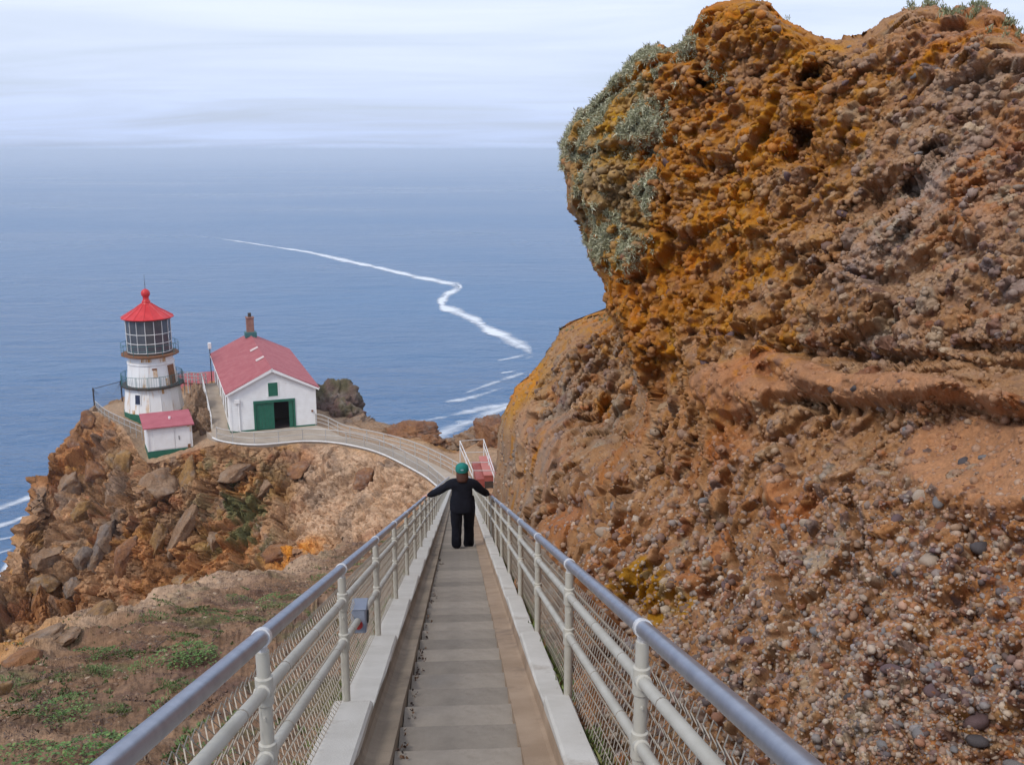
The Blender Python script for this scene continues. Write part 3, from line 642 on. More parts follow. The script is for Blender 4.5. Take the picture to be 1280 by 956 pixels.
# lichens and iron crust (patches of their own colour)
ln = fbm(q/.16, 5, .65, 471); lm = fbm(q/.6, 4, .6, 481)
yel = np.clip(blob(806,735,38,44), 0, 1)*1.3; col = lerp(col, (.30, .165, .03), smooth(.40, .95, yel+.7*ln+.4*lm)*.8)
col = lerp(col, (.43, .185, .02), np.clip(head*1.0 + blob(1150,50,110,45)*.7, 0, 1)*smooth(.16, .36, ln + .5*lm)*.8)
col = lerp(col, (.48, .22, .02), np.clip(blob(765,155,18,34,30) + blob(660,470,18,30,25) + blob(640,490,9,34,10), 0, 1)*smooth(-.2, .15, ln+.2))
glich = np.clip(blob(735,180,40,80) + blob(790,110,60,40) + blob(790,290,50,60,40)*.7 + blob(760,250,50,60)*.6, 0, 1)
col = lerp(col, (.30, .30, .20), smooth(.45, .8, glich+.7*lm)*.35)
gl2 = smooth(.30, .5, fbm(q/.25, 4, .6, 491))*.45*(1-head*.6)*(1-sand); col = lerp(col, (.36, .34, .28), gl2)
col = np.clip(col*(1+.18*n4[:, None]), .015, .7); lum = col.mean(1, keepdims=True); col = np.clip(lum + (col-lum)*1.48, .010, .7)*.84
CRAG_MAT = attr_mat('conglomerate', fine=60.0, amt=.28, bump=.8, dist=.012, bscale=34.0)
remap = np.full(len(fu), -1); remap[keep] = np.arange(keep.sum())
idx = remap.reshape(shp); f4 = np.stack([idx[:-1, :-1], idx[:-1, 1:], idx[1:, 1:], idx[1:, :-1]], 2).reshape(-1, 4); f4 = f4[(f4 >= 0).all(1)]
# close the outline backwards: three rings that run behind the rock
ed = np.concatenate([f4[:, [0, 1]], f4[:, [1, 2]], f4[:, [2, 3]], f4[:, [3, 0]]]); key = np.sort(ed, 1); key = key[:, 0].astype(np.int64)*10**7 + key[:, 1]
uq, inv, cnt = np.unique(key, return_inverse=True, return_counts=True); be = ed[cnt[inv] == 1]
bv = np.unique(be); mp_ = np.full(len(q2), -1); V = [q2]; C = [col]; Fs = [f4]; prev = np.arange(len(q2)); base = len(q2)
gs = np.stack(np.gradient(np.where(ins, sd, 0).reshape(shp)*1.0, gu, gvv), 2).reshape(-1, 2)[keep]; gs /= np.linalg.norm(gs, axis=1, keepdims=True)+1e-6
cen = np.stack([np.interp(kv, [0, 200, 400, 600, 900], [1050, 900, 900, 800, 1000])-ku, 330-kv], 1); cen /= np.linalg.norm(cen, axis=1, keepdims=True)
inw = np.stack([cen[:, 0], -cen[:, 1]*SP, -cen[:, 1]*CP], 1)       # towards the middle of the rock
for back, inn in ((.30, .06), (1.0, .40), (2.6, 1.5)):
    mp2 = np.full(len(q2), -1); mp2[bv] = base + np.arange(len(bv)); sc_b = np.clip(kd[bv]/8, .5, 2)[:, None]
    newp = q2[bv] - vw[keep][bv]*back*sc_b + inw[bv]*inn*sc_b
    newp += .05*np.stack([fbm(newp/.3, 3, .5, 501), fbm(newp/.3, 3, .5, 502), fbm(newp/.3, 3, .5, 503)], 1)*sc_b
    V.append(newp); C.append(col[bv]); Fs.append(np.stack([prev[be[:, 1]], prev[be[:, 0]], mp2[be[:, 0]], mp2[be[:, 1]]], 1)); prev = mp2; base += len(bv)
V = np.concatenate(V); C = np.concatenate(C); Fs = np.concatenate(Fs)
crag = grid_mesh('rock_outcrop', V, Fs, CRAG_MAT, C)
tag(crag, 'towering orange-brown pebbly rock outcrop rising beside the stairway', 'rock')
CRQ, CRN, CRU, CRV, CRD = q2, nn, ku, kv, kd; col_crag = col
_lut = {}
def crag_at(u, v):
    i = int(np.argmin((CRU-u)**2 + (CRV-v)**2)); return Vector(CRQ[i]), Vector(CRN[i]), float(CRD[i])
# ================================================================== stairway
CONC = mat('step_concrete', (.235,.198,.158), (.325,.278,.226), rough=.92, scale=3.2, bump=.25, bscale=140, c3=(.17,.135,.10), s3=1.7, lo3=.50, hi3=.72)
CONC2 = mat('kerb_concrete', (.47,.44,.39), (.57,.54,.49), rough=.9, scale=2.4, bump=.2, bscale=90, c3=(.34,.29,.235), s3=2.6, lo3=.56, hi3=.74)
_t = CONC.node_tree; _oi = _t.nodes.new('ShaderNodeObjectInfo'); _mr = _t.nodes.new('ShaderNodeMapRange'); _mr.inputs[3].default_value = .80; _mr.inputs[4].default_value = 1.14
_vm = _t.nodes.new('ShaderNodeVectorMath'); _vm.operation = 'SCALE'; _b = _t.nodes['Principled BSDF']; _src = _b.inputs['Base Color'].links[0].from_socket
_t.links.new(_oi.outputs['Random'], _mr.inputs[0]); _t.links.new(_src, _vm.inputs[0]); _t.links.new(_mr.outputs[0], _vm.inputs['Scale']); _t.links.new(_vm.outputs[0], _b.inputs['Base Color'])
RAMPC = mat('ramp_concrete', (.285,.195,.125), (.37,.265,.18), rough=.92, scale=2.1, bump=.25, bscale=120, c3=(.15,.105,.075), s3=1.3, lo3=.52, hi3=.72)
RAMPD = mat('gutter_concrete', (.20,.155,.11), (.30,.235,.17), rough=.92, scale=1.9, bump=.25, bscale=120, c3=(.10,.075,.055), s3=1.1, lo3=.5, hi3=.7)
TREAD = .50; END_S = 68.0
stairs = empty('stairway', stair(0, 0, -.3)); tag(stairs, 'long straight concrete stairway running down towards the lighthouse headland', 'stairway')
def rel(o, parent): o.parent = parent; o.matrix_parent_inverse = Matrix.Translation(-parent.location); return o
step_meshes = []
for vnt in range(6):
    mb = MB(); bm_w = .37 + .33
    # worn slab: top slightly uneven, nosing rounded
    nx, ny = 9, 4; r0 = random.Random(vnt)
    top = [[Vector((-.372 + .70*i/nx, -.006 + (TREAD+.012)*j/ny, (r0.random()-.5)*.006 - (.006 if j == ny else 0))) for j in range(ny+1)] for i in range(nx+1)]
    vs = [p for rw_ in top for p in rw_]; fs = [(i*(ny+1)+j, (i+1)*(ny+1)+j, (i+1)*(ny+1)+j+1, i*(ny+1)+j+1) for i in range(nx) for j in range(ny)]
    o0 = len(vs); front = [p + Vector((0, .004, -.25)) for p in [top[i][ny] for i in range(nx+1)]]; vs += front
    fs += [(i*(ny+1)+ny, (i+1)*(ny+1)+ny, o0+i+1, o0+i) for i in range(nx)]
    mb.add(vs, fs); me_o = mb.build('step', CONC); step_meshes.append(me_o.data); bpy.data.objects.remove(me_o)
RZ = math.atan2(-HEAD.x, HEAD.y)
nst = int((END_S-1)/TREAD)
for i in range(nst):
    s_ = 1.08 + i*TREAD
    o = link('step', step_meshes[(i*5+i//3) % 6]); o.parent = stairs
    p = stair(s_+TREAD, 0, 0) ; b0 = HEAD*s_
    o.location = Vector((b0.x, b0.y, p.z)) - stairs.location; o.rotation_euler = (0, 0, RZ)
# gutter ramp on the left, narrow ramp on the right: smooth sloping strips, then the lip under the kerb
def strip(name, prof, m, s0=1.0, s1=END_S, n=70, wob=0.0):
    mb = MB(); vs = []; fs = []; k = len(prof)
    for i in range(n+1):
        s_ = s0 + (s1-s0)*(i/n)**1.6
        for (l, h) in prof: vs.append(stair(s_, l + random.uniform(-wob, wob), h + random.uniform(-wob, wob)*.4))
    for i in range(n):
        for j in range(k-1): fs.append((i*k+j, (i+1)*k+j, (i+1)*k+j+1, i*k+j+1))
    mb.add(vs, fs); return rel(mb.build(name, m), stairs)
strip('gutter', [(-.385, -.3), (-.378, -.012), (-.382, .022), (-.47, .016), (-.512, .028), (-.528, .06), (-.533, .12)], RAMPD, wob=.003)
strip('side_ramp', [(.318, -.2), (.322, .008), (.46, .014), (.482, .02), (.487, .075), (.494, .10)], RAMPC, wob=.002)
# kerb blocks: one between each pair of posts, each a little flatter than the flight, stepping down at the posts
POST0, POSTD = 1.0, 2.3
def kerb_mesh(inner, outer, jit):
    mb = MB(); L = POSTD - .012; sg = 1 if outer > inner else -1
    n = 8; prof = lambda f: [(inner, -.35), (inner, -.016), (inner+sg*.014, 0.0), (outer-sg*.012, 0.004), (outer, -.014), (outer, -.5)]
    vs = []; r0 = random.Random(jit)
    for i in range(n+1):
        f = i/n; s_ = L*f; flat = (.5-f)*-.085          # near end lower than the mean line, far end higher
        for j, (l, h) in enumerate(prof(f)):
            wob = r0.uniform(-.004, .004) if 0 < i < n else 0
            q_ = Vector((l + wob*(j == 4), s_, -SLOPE*s_ + h + (flat if j in (2, 3, 4, 1) else 0) + wob*.5)); vs.append(q_)
    k = 6; fs = [(i*k+j, (i+1)*k+j, (i+1)*k+j+1, i*k+j+1) for i in range(n) for j in range(k-1)] + [tuple(range(k))[::-1], tuple(range(n*k, n*k+k))]
    mb.add(vs, fs); o = mb.build('kerb_block', CONC2); me = o.data; bpy.data.objects.remove(o); return me
kl = [kerb_mesh(-.533, -.765, i) for i in range(3)]; kr = [kerb_mesh(.494, .655, i+5) for i in range(3)]
nb = int((END_S-POST0)/POSTD)
for i in range(nb):
    s_ = POST0 + i*POSTD
    for ms in (kl, kr):
        o = link('kerb_block', ms[i % 3]); o.parent = stairs
        p = stair(s_+.006, 0, .135); o.location = p - stairs.location; o.rotation_euler = (0, 0, RZ)
# ------------------------------------------------------------------ stair railings
PAINT = mat('railing_paint', (.41,.385,.325), (.48,.455,.395), rough=.55, scale=5, c3=(.22,.125,.06), s3=9, lo3=.66, hi3=.78, bump=.08, bscale=60)
STEEL = mat('handrail_steel', (.31,.32,.36), (.40,.41,.45), rough=.34, metal=.75, scale=14, stretch=(1,1,1))
WIRE = mat('fence_wire', (.36,.32,.265), (.26,.225,.185), rough=.5, metal=.35, scale=20)
CLAMP = mat('clamp_alloy', (.62,.61,.60), (.72,.71,.70), rough=.35, metal=.4, scale=20)
LP, RP = -.690, .640
HTOP, HUP, HLO = .885, .685, .43
def chain_panel(L, H, cell=.036, r=.0023):
    """chain-link fabric: bent wires that hook into each other, knuckled along the top"""
    mb = MB(); nw = int(L/cell); rows = int(H/(cell*2))
    ch = H/rows
    for k in range(nw):
        pts = []
        for j in range(rows*2+1):
            h = j*ch/2; a = (k + ((j+k) % 2)*1.06)*cell
            b = .008 if j % 2 else -.008
            pts.append(Vector((b, a, h - SLOPE*a)))
        top = pts[-1]; pts += [top + Vector((.012, cell*.18, .030)), top + Vector((.024, cell*.30, .012))]
        mb.tube(pts, r, n=3, cap=False)
    return mb
def railing(name, lp, label, outs):
    root = empty(name, stair(POST0, lp, .135)); tag(root, label, 'railing', 'stairway railings')
    O = root.location
    def part(mb, nm, m, sm=40): o = mb.build(nm, m, smooth_=sm); return rel(o, root)
    npost = nb
    pm = None; cm_ = None; tm = None
    for i in range(npost+1):
        s_ = POST0 + i*POSTD; b0 = stair(s_, lp, .135)
        if pm is None:
            mb = MB(); mb.tube([(0,0,-.06), (0,0,HTOP-.05)], .0245, n=12)
            for h in (HUP, HLO): mb.tube([(0,0,h-.055), (0,0,h-.05), (0,0,h+.05), (0,0,h+.055)], [.026, .0325, .0325, .026], n=12)
            for h in (HUP, HLO):
                d = Vector((0, 1, -SLOPE)).normalized()
                mb.tube([Vector((0,0,h))-d*.06, Vector((0,0,h))-d*.055, Vector((0,0,h))+d*.055, Vector((0,0,h))+d*.06], [.0235, .03, .03, .0235], n=12)
            mb.tube([(0,0,-.005), (0,0,.012)], [.034, .030], n=12)
            mb.tube([(0,.0,HUP-.095), (0,-.034,HUP-.095)], .006, n=6)
            o = mb.build('post', PAINT, smooth_=40); pm = o.data; bpy.data.objects.remove(o)
            mb = MB(); d = Vector((0, 1, -SLOPE)).normalized()
            mb.tube([Vector((0,0,HTOP))-d*.020, Vector((0,0,HTOP))+d*.020], .0345, n=14); mb.tube([(0,0,HTOP-.06), (0,0,HTOP-.02)], .019, n=8)
            o = mb.build('rail_clamp', CLAMP, smooth_=40); cm_ = o.data; bpy.data.objects.remove(o)
        for me, nm in ((pm, 'post'), (cm_, 'rail_clamp')):
            o = link(nm, me); o.parent = root; o.location = b0 - O; o.rotation_euler = (0, 0, RZ)
    S0, S1 = -1.2, POST0 + npost*POSTD
    seg = [S0 + (S1-S0)*k/24 for k in range(25)]
    mb = MB(); mb.tube([stair(s_, lp, .135+HTOP) for s_ in seg], .0295, n=14); part(mb, 'handrail', STEEL)
    for h in (HUP, HLO):
        mb = MB(); mb.tube([stair(s_, lp, .135+h) for s_ in seg], .0225, n=12); part(mb, 'cross_rail', PAINT)
        mb = MB(); d = Vector((HEAD.x, HEAD.y, -SLOPE)).normalized()
        for k in range(int((S1-S0)/.766)):          # tie wires that hold the mesh to the rail
            c = stair(S0+.3+k*.766, lp, .135+h); mb.tube([c-d*.003, c+d*.003], .0245, n=10)
        tag(part(mb, 'wire_tie', WIRE), kind='stuff')
    H = HUP + .03; o = chain_panel(POSTD, H).build('chain_link_mesh', WIRE); me = o.data; bpy.data.objects.remove(o)
    for i in range(-1, npost):
        s_ = POST0 + i*POSTD; o = link('chain_link_mesh', me); o.parent = root
        o.location = stair(s_, lp + outs*.030, .135+.02) - O; o.rotation_euler = (0, 0, RZ)
    return root
rail_l = railing('stair_railing', LP, 'grey pipe railing with chain-link mesh on the open hillside edge of the stairway', -1)
rail_r = railing('stair_railing', RP, 'grey pipe railing with chain-link mesh between the stairway and the rock', 1)
# electrical box on the lower cross rail
BOXM = mat('box_grey', (.20,.23,.30), (.25,.28,.35), rough=.5, scale=8, bump=.05); DARK = mat('dark_plastic', (.02,.02,.022), rough=.5); REDP = mat('red_plug', (.35,.03,.03), rough=.5)
sb = 6.45; bx = empty('junction_box', stair(sb, LP+.005, .135+HLO+.02)); tag(bx, 'small blue-grey electrical box clamped to the stair railing', 'electrical box')
Mz = Matrix.Rotation(RZ, 3, 'Z')
mb = MB(); mb.box((0,0,.0), (.10,.17,.17), Mz, bev=.008); mb.build('housing', BOXM, bx)
mb = MB(); mb.box(Mz @ Vector((.001, 0, .088)), (.108,.178,.012), Mz, bev=.004); mb.build('lid', BOXM, bx)
mb = MB(); mb.tube([Mz @ Vector((-.0, -.082, -.02)), Mz @ Vector((0, -.096, -.02))], .03, n=12); mb.build('bushing', REDP, bx)
mb = MB(); mb.tube([Mz @ Vector((.048, .02, -.01)), Mz @ Vector((.058, .02, -.01))], .045, n=14); mb.build('cover_plate', DARK, bx)
# ================================================================== lighthouse station
WHITE = mat('white_paint', (.82,.81,.80), (.74,.72,.70), rough=.6, scale=1.3, c3=(.50,.44,.36), s3=2.2, lo3=.63, hi3=.8)
def stained_white():
    m = mat('rust_streaked_white', (.83,.82,.81), (.76,.74,.72), rough=.55, scale=1.1, c3=(.55,.30,.09), s3=1.15, lo3=.55, hi3=.70, stretch=(1.3,1.3,.22)); return m
WHITE_R = stained_white()
GREEN = mat('green_paint', (.012,.105,.065), (.018,.13,.085), rough=.5, scale=3)
REDR = mat('red_roof_paint', (.50,.018,.022), (.60,.035,.035), rough=.42, scale=1.6)
DARKM = mat('dark_iron', (.03,.03,.032), (.07,.045,.03), rough=.6, scale=5)
TEAL = mat('teal_rail', (.03,.12,.12), (.05,.16,.16), rough=.5, scale=4)
RUST = mat('rusty_iron', (.16,.075,.035), (.26,.11,.05), rough=.8, scale=4)
GLASS = mat('lantern_glass', (.05,.055,.065), (.10,.10,.11), rough=.08, spec=.6, scale=.6)
GLASSB = mat('window_glass', (.015,.02,.05), rough=.1, spec=.6)
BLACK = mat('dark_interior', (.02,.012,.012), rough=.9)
BRASS = mat('lens_amber', (.33,.22,.10), (.20,.16,.11), rough=.25, scale=2.0)
WPIPE = mat('white_rail', (.72,.71,.69), (.60,.58,.55), rough=.5, scale=2)
GPIPE = mat('galvanised_rail', (.50,.48,.45), (.42,.40,.37), rough=.5, metal=.2, scale=2)
PATHM = mat('path_concrete', (.36,.29,.225), (.44,.365,.29), rough=.95, scale=.8, bump=.2, bscale=10, c3=(.28,.22,.165), s3=.6)
def shingle_mat(name, a, b):
    m = mat(name, a, b, rough=.75, scale=1.2, c3=(.46,.27,.26), s3=5.0, lo3=.56, hi3=.70, stretch=(1,1,1), bump=.5, bscale=9); return m
ROOFM = shingle_mat('red_shingle', (.335,.075,.085), (.40,.12,.125)); ROOFP = mat('shed_roof_red', (.36,.085,.105), (.42,.12,.14), rough=.7, scale=1.1, bump=.3, bscale=12)

# ------------------------------------------------------------------ lighthouse
LZ = -24.15
lp_ = at_z(193.5, 514.0, LZ)
lh = empty('lighthouse', lp_); tag(lh, 'white rust-stained lighthouse tower with red cone roof and glazed lantern', 'lighthouse')
NS = 16; rot = math.pi/16
def lath(name, prof, m, n=NS, parent=lh, sm=False): mb = MB(); mb.lathe(prof, n, m=0, rot=rot); return mb.build(name, m, parent, smooth_=sm)
lath('base_band', [(2.74,-.8),(2.74,.30),(2.68,.34)], GREEN)
lw = lath('lower_wall', [(2.68,.30),(2.44,2.62)], WHITE_R)
for k in range(NS):                                             # raised seams between the iron plates
    a = rot + 2*math.pi*k/NS
    mb = MB(); mb.tube([(2.685*math.cos(a), 2.685*math.sin(a), .34), (2.445*math.cos(a), 2.445*math.sin(a), 2.62)], .025, n=4); mb.build('plate_seam', WHITE, lw)
lath('gallery_deck', [(2.3,2.50),(2.55,2.56),(2.84,2.66),(2.84,2.78),(2.2,2.80)], DARKM)
def ring_rail(name, r_, z0, h, n_post, n_bar, m, rails=(1.0,)):
    ro = None
    mb = MB()
    for hh in rails: mb.tube([(r_*math.cos(2*math.pi*k/48), r_*math.sin(2*math.pi*k/48), z0+h*hh) for k in range(48)], .022, n=5, closed=True)
    ro = mb.build(name, m, lh)
    tag(ro, kind='stuff') if len(rails) > 1 else None
    for k in range(n_post):
        a = 2*math.pi*(k+.5)/n_post; mb = MB(); mb.tube([(r_*math.cos(a), r_*math.sin(a), z0-.05), (r_*math.cos(a), r_*math.sin(a), z0+h+.03)], .026, n=5); mb.build('rail_post', m, ro)
    if n_bar:
        mb = MB()
        for k in range(n_bar):
            a = 2*math.pi*k/n_bar; mb.tube([(r_*math.cos(a), r_*math.sin(a), z0), (r_*math.cos(a), r_*math.sin(a), z0+h)], .011, n=4)
        tag(mb.build('balusters', m, ro), kind='stuff')
    return ro
ring_rail('gallery_railing', 2.76, 2.78, 1.02, 16, 80, TEAL)
uw = lath('upper_wall', [(2.27,2.80),(2.06,4.75),(2.16,4.80),(2.14,4.95),(2.02,5.0),(2.02,5.50)], WHITE_R)
for k in range(NS):
    a = rot + 2*math.pi*k/NS
    mb = MB(); mb.tube([(2.275*math.cos(a), 2.275*math.sin(a), 2.82), (2.065*math.cos(a), 2.065*math.sin(a), 4.74)], .02, n=4); mb.build('plate_seam', WHITE, uw)
lath('lantern_deck', [(2.02,5.40),(2.25,5.46),(2.60,5.58),(2.60,5.70),(1.9,5.72)], RUST)
ring_rail('lantern_railing', 2.54, 5.70, .95, 12, 0, TEAL, (1.0, .5))
lant = lath('lantern_base', [(2.02,5.70),(2.02,5.88),(1.97,5.90)], DARKM)
# glazing: three rows of panes between white bars
RL, Z0, Z1 = 1.98, 5.90, 8.86; rows = [Z0, Z0+.86, Z0+1.72, Z1]
for k in range(NS):
    a0, a1 = rot + 2*math.pi*k/NS, rot + 2*math.pi*(k+1)/NS
    for j in range(3):
        mb = MB(); q0 = Vector((RL*math.cos(a0), RL*math.sin(a0), 0)); q1 = Vector((RL*math.cos(a1), RL*math.sin(a1), 0))
        dd = (q1-q0)*.03; inn_ = -(q0+q1).normalized()*.03
        pts = [q0+dd+Vector((0,0,rows[j]+.03)), q1-dd+Vector((0,0,rows[j]+.03)), q1-dd+Vector((0,0,rows[j+1]-.03)), q0+dd+Vector((0,0,rows[j+1]-.03))]
        mb.prism(pts, (0,0,0), inn_); mb.build('pane', GLASS, lant)
    mb = MB(); mb.tube([(2.0*math.cos(a0), 2.0*math.sin(a0), Z0), (2.0*math.cos(a0), 2.0*math.sin(a0), Z1)], .036, n=4); mb.build('glazing_bar', WPIPE, lant)
for z in rows: mb = MB(); mb.tube([(2.0*math.cos(rot+2*math.pi*k/NS), 2.0*math.sin(rot+2*math.pi*k/NS), z) for k in range(NS)], .034, n=4, closed=True); mb.build('glazing_ring', WPIPE, lant)
lath('lens', [(.2,5.9),(.85,6.3),(.95,7.4),(.85,8.3),(.2,8.7)], BRASS, n=20, sm=True)
lath('eave_band', [(2.05,8.84),(2.16,8.90),(2.16,9.02),(1.5,9.06)], DARKM)
rf = lath('roof', [(2.10,8.98),(2.36,8.99),(2.36,9.06),(1.15,9.78),(.46,10.28),(.36,10.42)], REDR)
for k in range(NS):
    a = rot + 2*math.pi*k/NS; mb = MB(); mb.tube([(r_*math.cos(a), r_*math.sin(a), z+.015) for r_, z in ((2.36,9.06),(1.15,9.78),(.46,10.28))], .026, n=4); mb.build('roof_seam', REDR, rf)
ball = [(.36,10.40),(.42,10.46),(.33,10.55),(.27,10.72),(.27,10.88)] + [(.41*math.sin(t_), 11.22-.41*math.cos(t_)) for t_ in np.linspace(.75, 3.0, 9)] + [(.03,11.66)]
lath('ventilator_ball', ball, REDR, n=20, sm=35)
mb = MB(); mb.tube([(0,0,11.6),(0,0,12.95)], [.03,.012], n=5); mb.build('lightning_rod', DARKM, lh)
fac = math.atan2(-lp_.y, -lp_.x)
def on_tower(az, z, r_): return Vector((r_*math.cos(az), r_*math.sin(az), z))
def tower_plate(name, az, z, r_, w_, h_, m, parent, th=.08, tilt=0.0):
    M = Matrix.Rotation(az, 3, 'Z') @ Matrix.Rotation(-tilt, 3, 'Y'); mb = MB(); mb.box(on_tower(az, z, r_), (th, w_, h_), M); return mb.build(name, m, parent)
wdw = tower_plate('window', fac-.58, 1.72, 2.50, .62, 1.0, WHITE, lh, .12, .10)
tower_plate('pane', fac-.58, 1.72, 2.53, .48, .86, GLASSB, wdw, .10, .10)
tower_plate('door', fac+.95, 3.75, 2.14, .8, 1.8, RUST, lh, .14, .10)
RSTAIN = mat('rust_stain', (.50,.25,.07), (.80,.74,.66), rough=.7, scale=2.2, stretch=(1.2,1.2,.35), lo=.46, hi=.66)
for az_, z_, r_, w_, h_, tl in ((fac+.14,4.05,2.165,.36,.80,.106),(fac-.60,.95,2.60,.55,.50,.103),(fac-.86,.52,2.655,.70,.36,.103),(fac+.62,3.15,2.26,.30,.65,.106),(fac-.2,5.25,2.035,.9,.30,0),(fac+.55,5.22,2.035,.6,.36,0),(fac+.3,2.35,2.47,.5,.4,.103)):
    tower_plate('rust_stain', az_, z_, r_*math.cos(math.pi/16)+.012, w_, h_, RSTAIN, lh, .012, tl)
tower_plate('vent_plate', fac+.12, 4.45, 2.10, .42, .16, RUST, lh, .06, .1)

# ------------------------------------------------------------------ fog signal building
HZ = -23.50
hl, hr_ = at_z(289, 541.0, HZ), at_z(396, 531.5, HZ)
hx = (hr_-hl); HW = hx.length; hang = math.atan2(hx.y, hx.x)
house = empty('fog_signal_building', (hl+hr_)/2, hang); tag(house, 'white clapboard building with red gable roof and half-open green doors', 'building')
W2, HL_, EV, RG = HW/2, 18.0, 3.50, 5.25
def clapboards(mb, spans, top_at, y, sgn):     # spans(z)-> list of (x0,x1); overlapping boards
    z = .12; bh = .15
    while z < RG:
        z1 = min(z+bh, RG)
        for (x0, x1) in spans(z, z1):
            if x1-x0 < .03: continue
            mb.add([(x0,y,z),(x1,y,z),(x1,y-.0,z1),(x0,y,z1),(x0,y+sgn*.05,z),(x1,y+sgn*.05,z),(x1,y+sgn*.006,z1),(x0,y+sgn*.006,z1)], [(4,5,6,7),(0,1,5,4),(3,7,6,2),(0,4,7,3),(1,2,6,5)])
        z = z1
dx0, dx1, dh = -W2+2.10, -W2+5.32, 2.42
def front_spans(z, z1):
    zm = (z+z1)/2
    lim = W2 if zm < EV else W2*(RG-zm)/(RG-EV)
    sp_ = [(-lim, lim)]
    def cut(sp_, a, b):
        r_ = []
        for (p, q_) in sp_:
            if b <= p or a >= q_: r_.append((p, q_)); continue
            if a > p: r_.append((p, a))
            if b < q_: r_.append((b, q_))
        return r_
    if z < dh-.03: sp_ = cut(sp_, dx0, dx1)
    return sp_
mb = MB(); clapboards(mb, front_spans, None, 0, -1); tag(mb.build('front_siding', WHITE, house), kind='stuff')
# wall shell behind the boards
mb = MB()
def wallbox(x0, x1, y0, y1, z0, z1): mb.box(((x0+x1)/2, (y0+y1)/2, (z0+z1)/2), (x1-x0, y1-y0, z1-z0))
wallbox(-W2, dx0, .002, .15, 0, EV); wallbox(dx1, W2, .002, .15, 0, EV); wallbox(dx0, dx1, .002, .15, dh, EV)
mb.add([(-W2,.002,EV),(W2,.002,EV),(0,.002,RG),(-W2,.15,EV),(W2,.15,EV),(0,.15,RG)], [(0,1,2),(3,5,4),(0,2,5,3),(1,4,5,2),(0,3,4,1)])
mb.build('front_wall', WHITE, house)
mb = MB(); mb.box((-W2+.075, HL_/2+.08, EV/2), (.15, HL_-.16, EV)); sw = mb.build('side_wall', WHITE, house)
mb = MB()
for k in range(23): z = .12+k*.147; mb.add([(-W2-.028,.0,z),(-W2-.028,HL_,z),(-W2-.004,HL_,z+.147),(-W2-.004,0,z+.147),(-W2,0,z),(-W2,HL_,z)], [(0,1,2,3),(4,5,1,0)])
tag(mb.build('side_siding', WHITE, sw), kind='stuff')
mb = MB(); mb.box((W2-.075, HL_/2+.08, EV/2), (.15, HL_-.16, EV)); mb.build('side_wall', WHITE, house)
mb = MB(); mb.box((0, HL_-.075, EV/2), (HW-.3, .15, EV)); mb.add([(-W2,HL_,EV),(W2,HL_,EV),(0,HL_,RG),(-W2,HL_-.15,EV),(W2,HL_-.15,EV),(0,HL_-.15,RG)], [(0,2,1),(3,4,5),(0,3,5,2),(1,2,5,4)]); mb.build('rear_wall', WHITE, house)
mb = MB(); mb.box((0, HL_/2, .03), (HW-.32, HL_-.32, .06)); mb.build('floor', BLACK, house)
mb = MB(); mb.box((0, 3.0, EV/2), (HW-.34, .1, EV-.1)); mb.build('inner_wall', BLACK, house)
# roof slabs with shingle courses
OV = .32; sl = math.atan2(RG-EV, W2)
for sg in (-1, 1):
    mb = MB(); nrow = 26; run = (W2+OV)/math.cos(sl)
    def rp_(t_, y, lift=0): d = t_*run; return Vector((sg*d*math.cos(sl), y, RG+.10 - d*math.sin(sl))) + Vector((sg*math.sin(sl), 0, math.cos(sl)))*lift
    vs = []; fs = []
    for r_ in range(nrow):
        t0, t1 = r_/nrow, (r_+1)/nrow; o = len(vs)
        vs += [rp_(t0, -OV, .0), rp_(t0, HL_+OV, .0), rp_(t1, HL_+OV, .035), rp_(t1, -OV, .035), rp_(t1, HL_+OV, .0), rp_(t1, -OV, .0)]
        fs += [(o, o+1, o+2, o+3), (o+3, o+2, o+4, o+5)]
    mb.add(vs, fs); mb.add([rp_(0,-OV,-.10), rp_(0,HL_+OV,-.10), rp_(1,HL_+OV,-.10), rp_(1,-OV,-.10), rp_(0,-OV,0), rp_(0,HL_+OV,0), rp_(1,HL_+OV,0), rp_(1,-OV,0)], [(3,2,1,0),(0,4,7,3),(1,2,6,5),(3,7,6,2)])
    rs = mb.build('roof_slope', ROOFM, house)
    mb = MB(); a, b = rp_(.0, -OV-.03, -.15), rp_(1.005, -OV-.03, -.15)
    mb.prism([a, b, b+Vector((0,0,.17)), a+Vector((0,0,.26))], (0,0,-.08), (0,.06,-.08)); mb.build('barge_board', WHITE, house)
    mb = MB(); e0, e1 = rp_(1.0, -OV, -.14), rp_(1.0, HL_+OV, -.14); mb.tube([e0+Vector((sg*.05,0,.08)), e1+Vector((sg*.05,0,.08))], .06, n=6); mb.build('rain_gutter', WHITE, house)
PATCH = mat('pale_shingle_patch', (.62,.50,.47), (.52,.40,.38), rough=.8, scale=4)
def roofpt(t_, y): d = t_*(W2+OV)/math.cos(sl); return Vector((-d*math.cos(sl), y, RG+.10-d*math.sin(sl)+.06))
for yy in (4.8, 9.6):
    mb = MB(); a, b = roofpt(.01, yy), roofpt(.19, yy); mb.prism([a, b, b+Vector((0,.75,0)), a+Vector((0,.75,0))], (0,0,0), (0,0,.03)); mb.build('roof_patch', PATCH, house)
mb = MB(); mb.tube([(0,-OV,RG+.10),(0,HL_+OV,RG+.10)], .07, n=6); mb.build('ridge_cap', ROOFM, house)
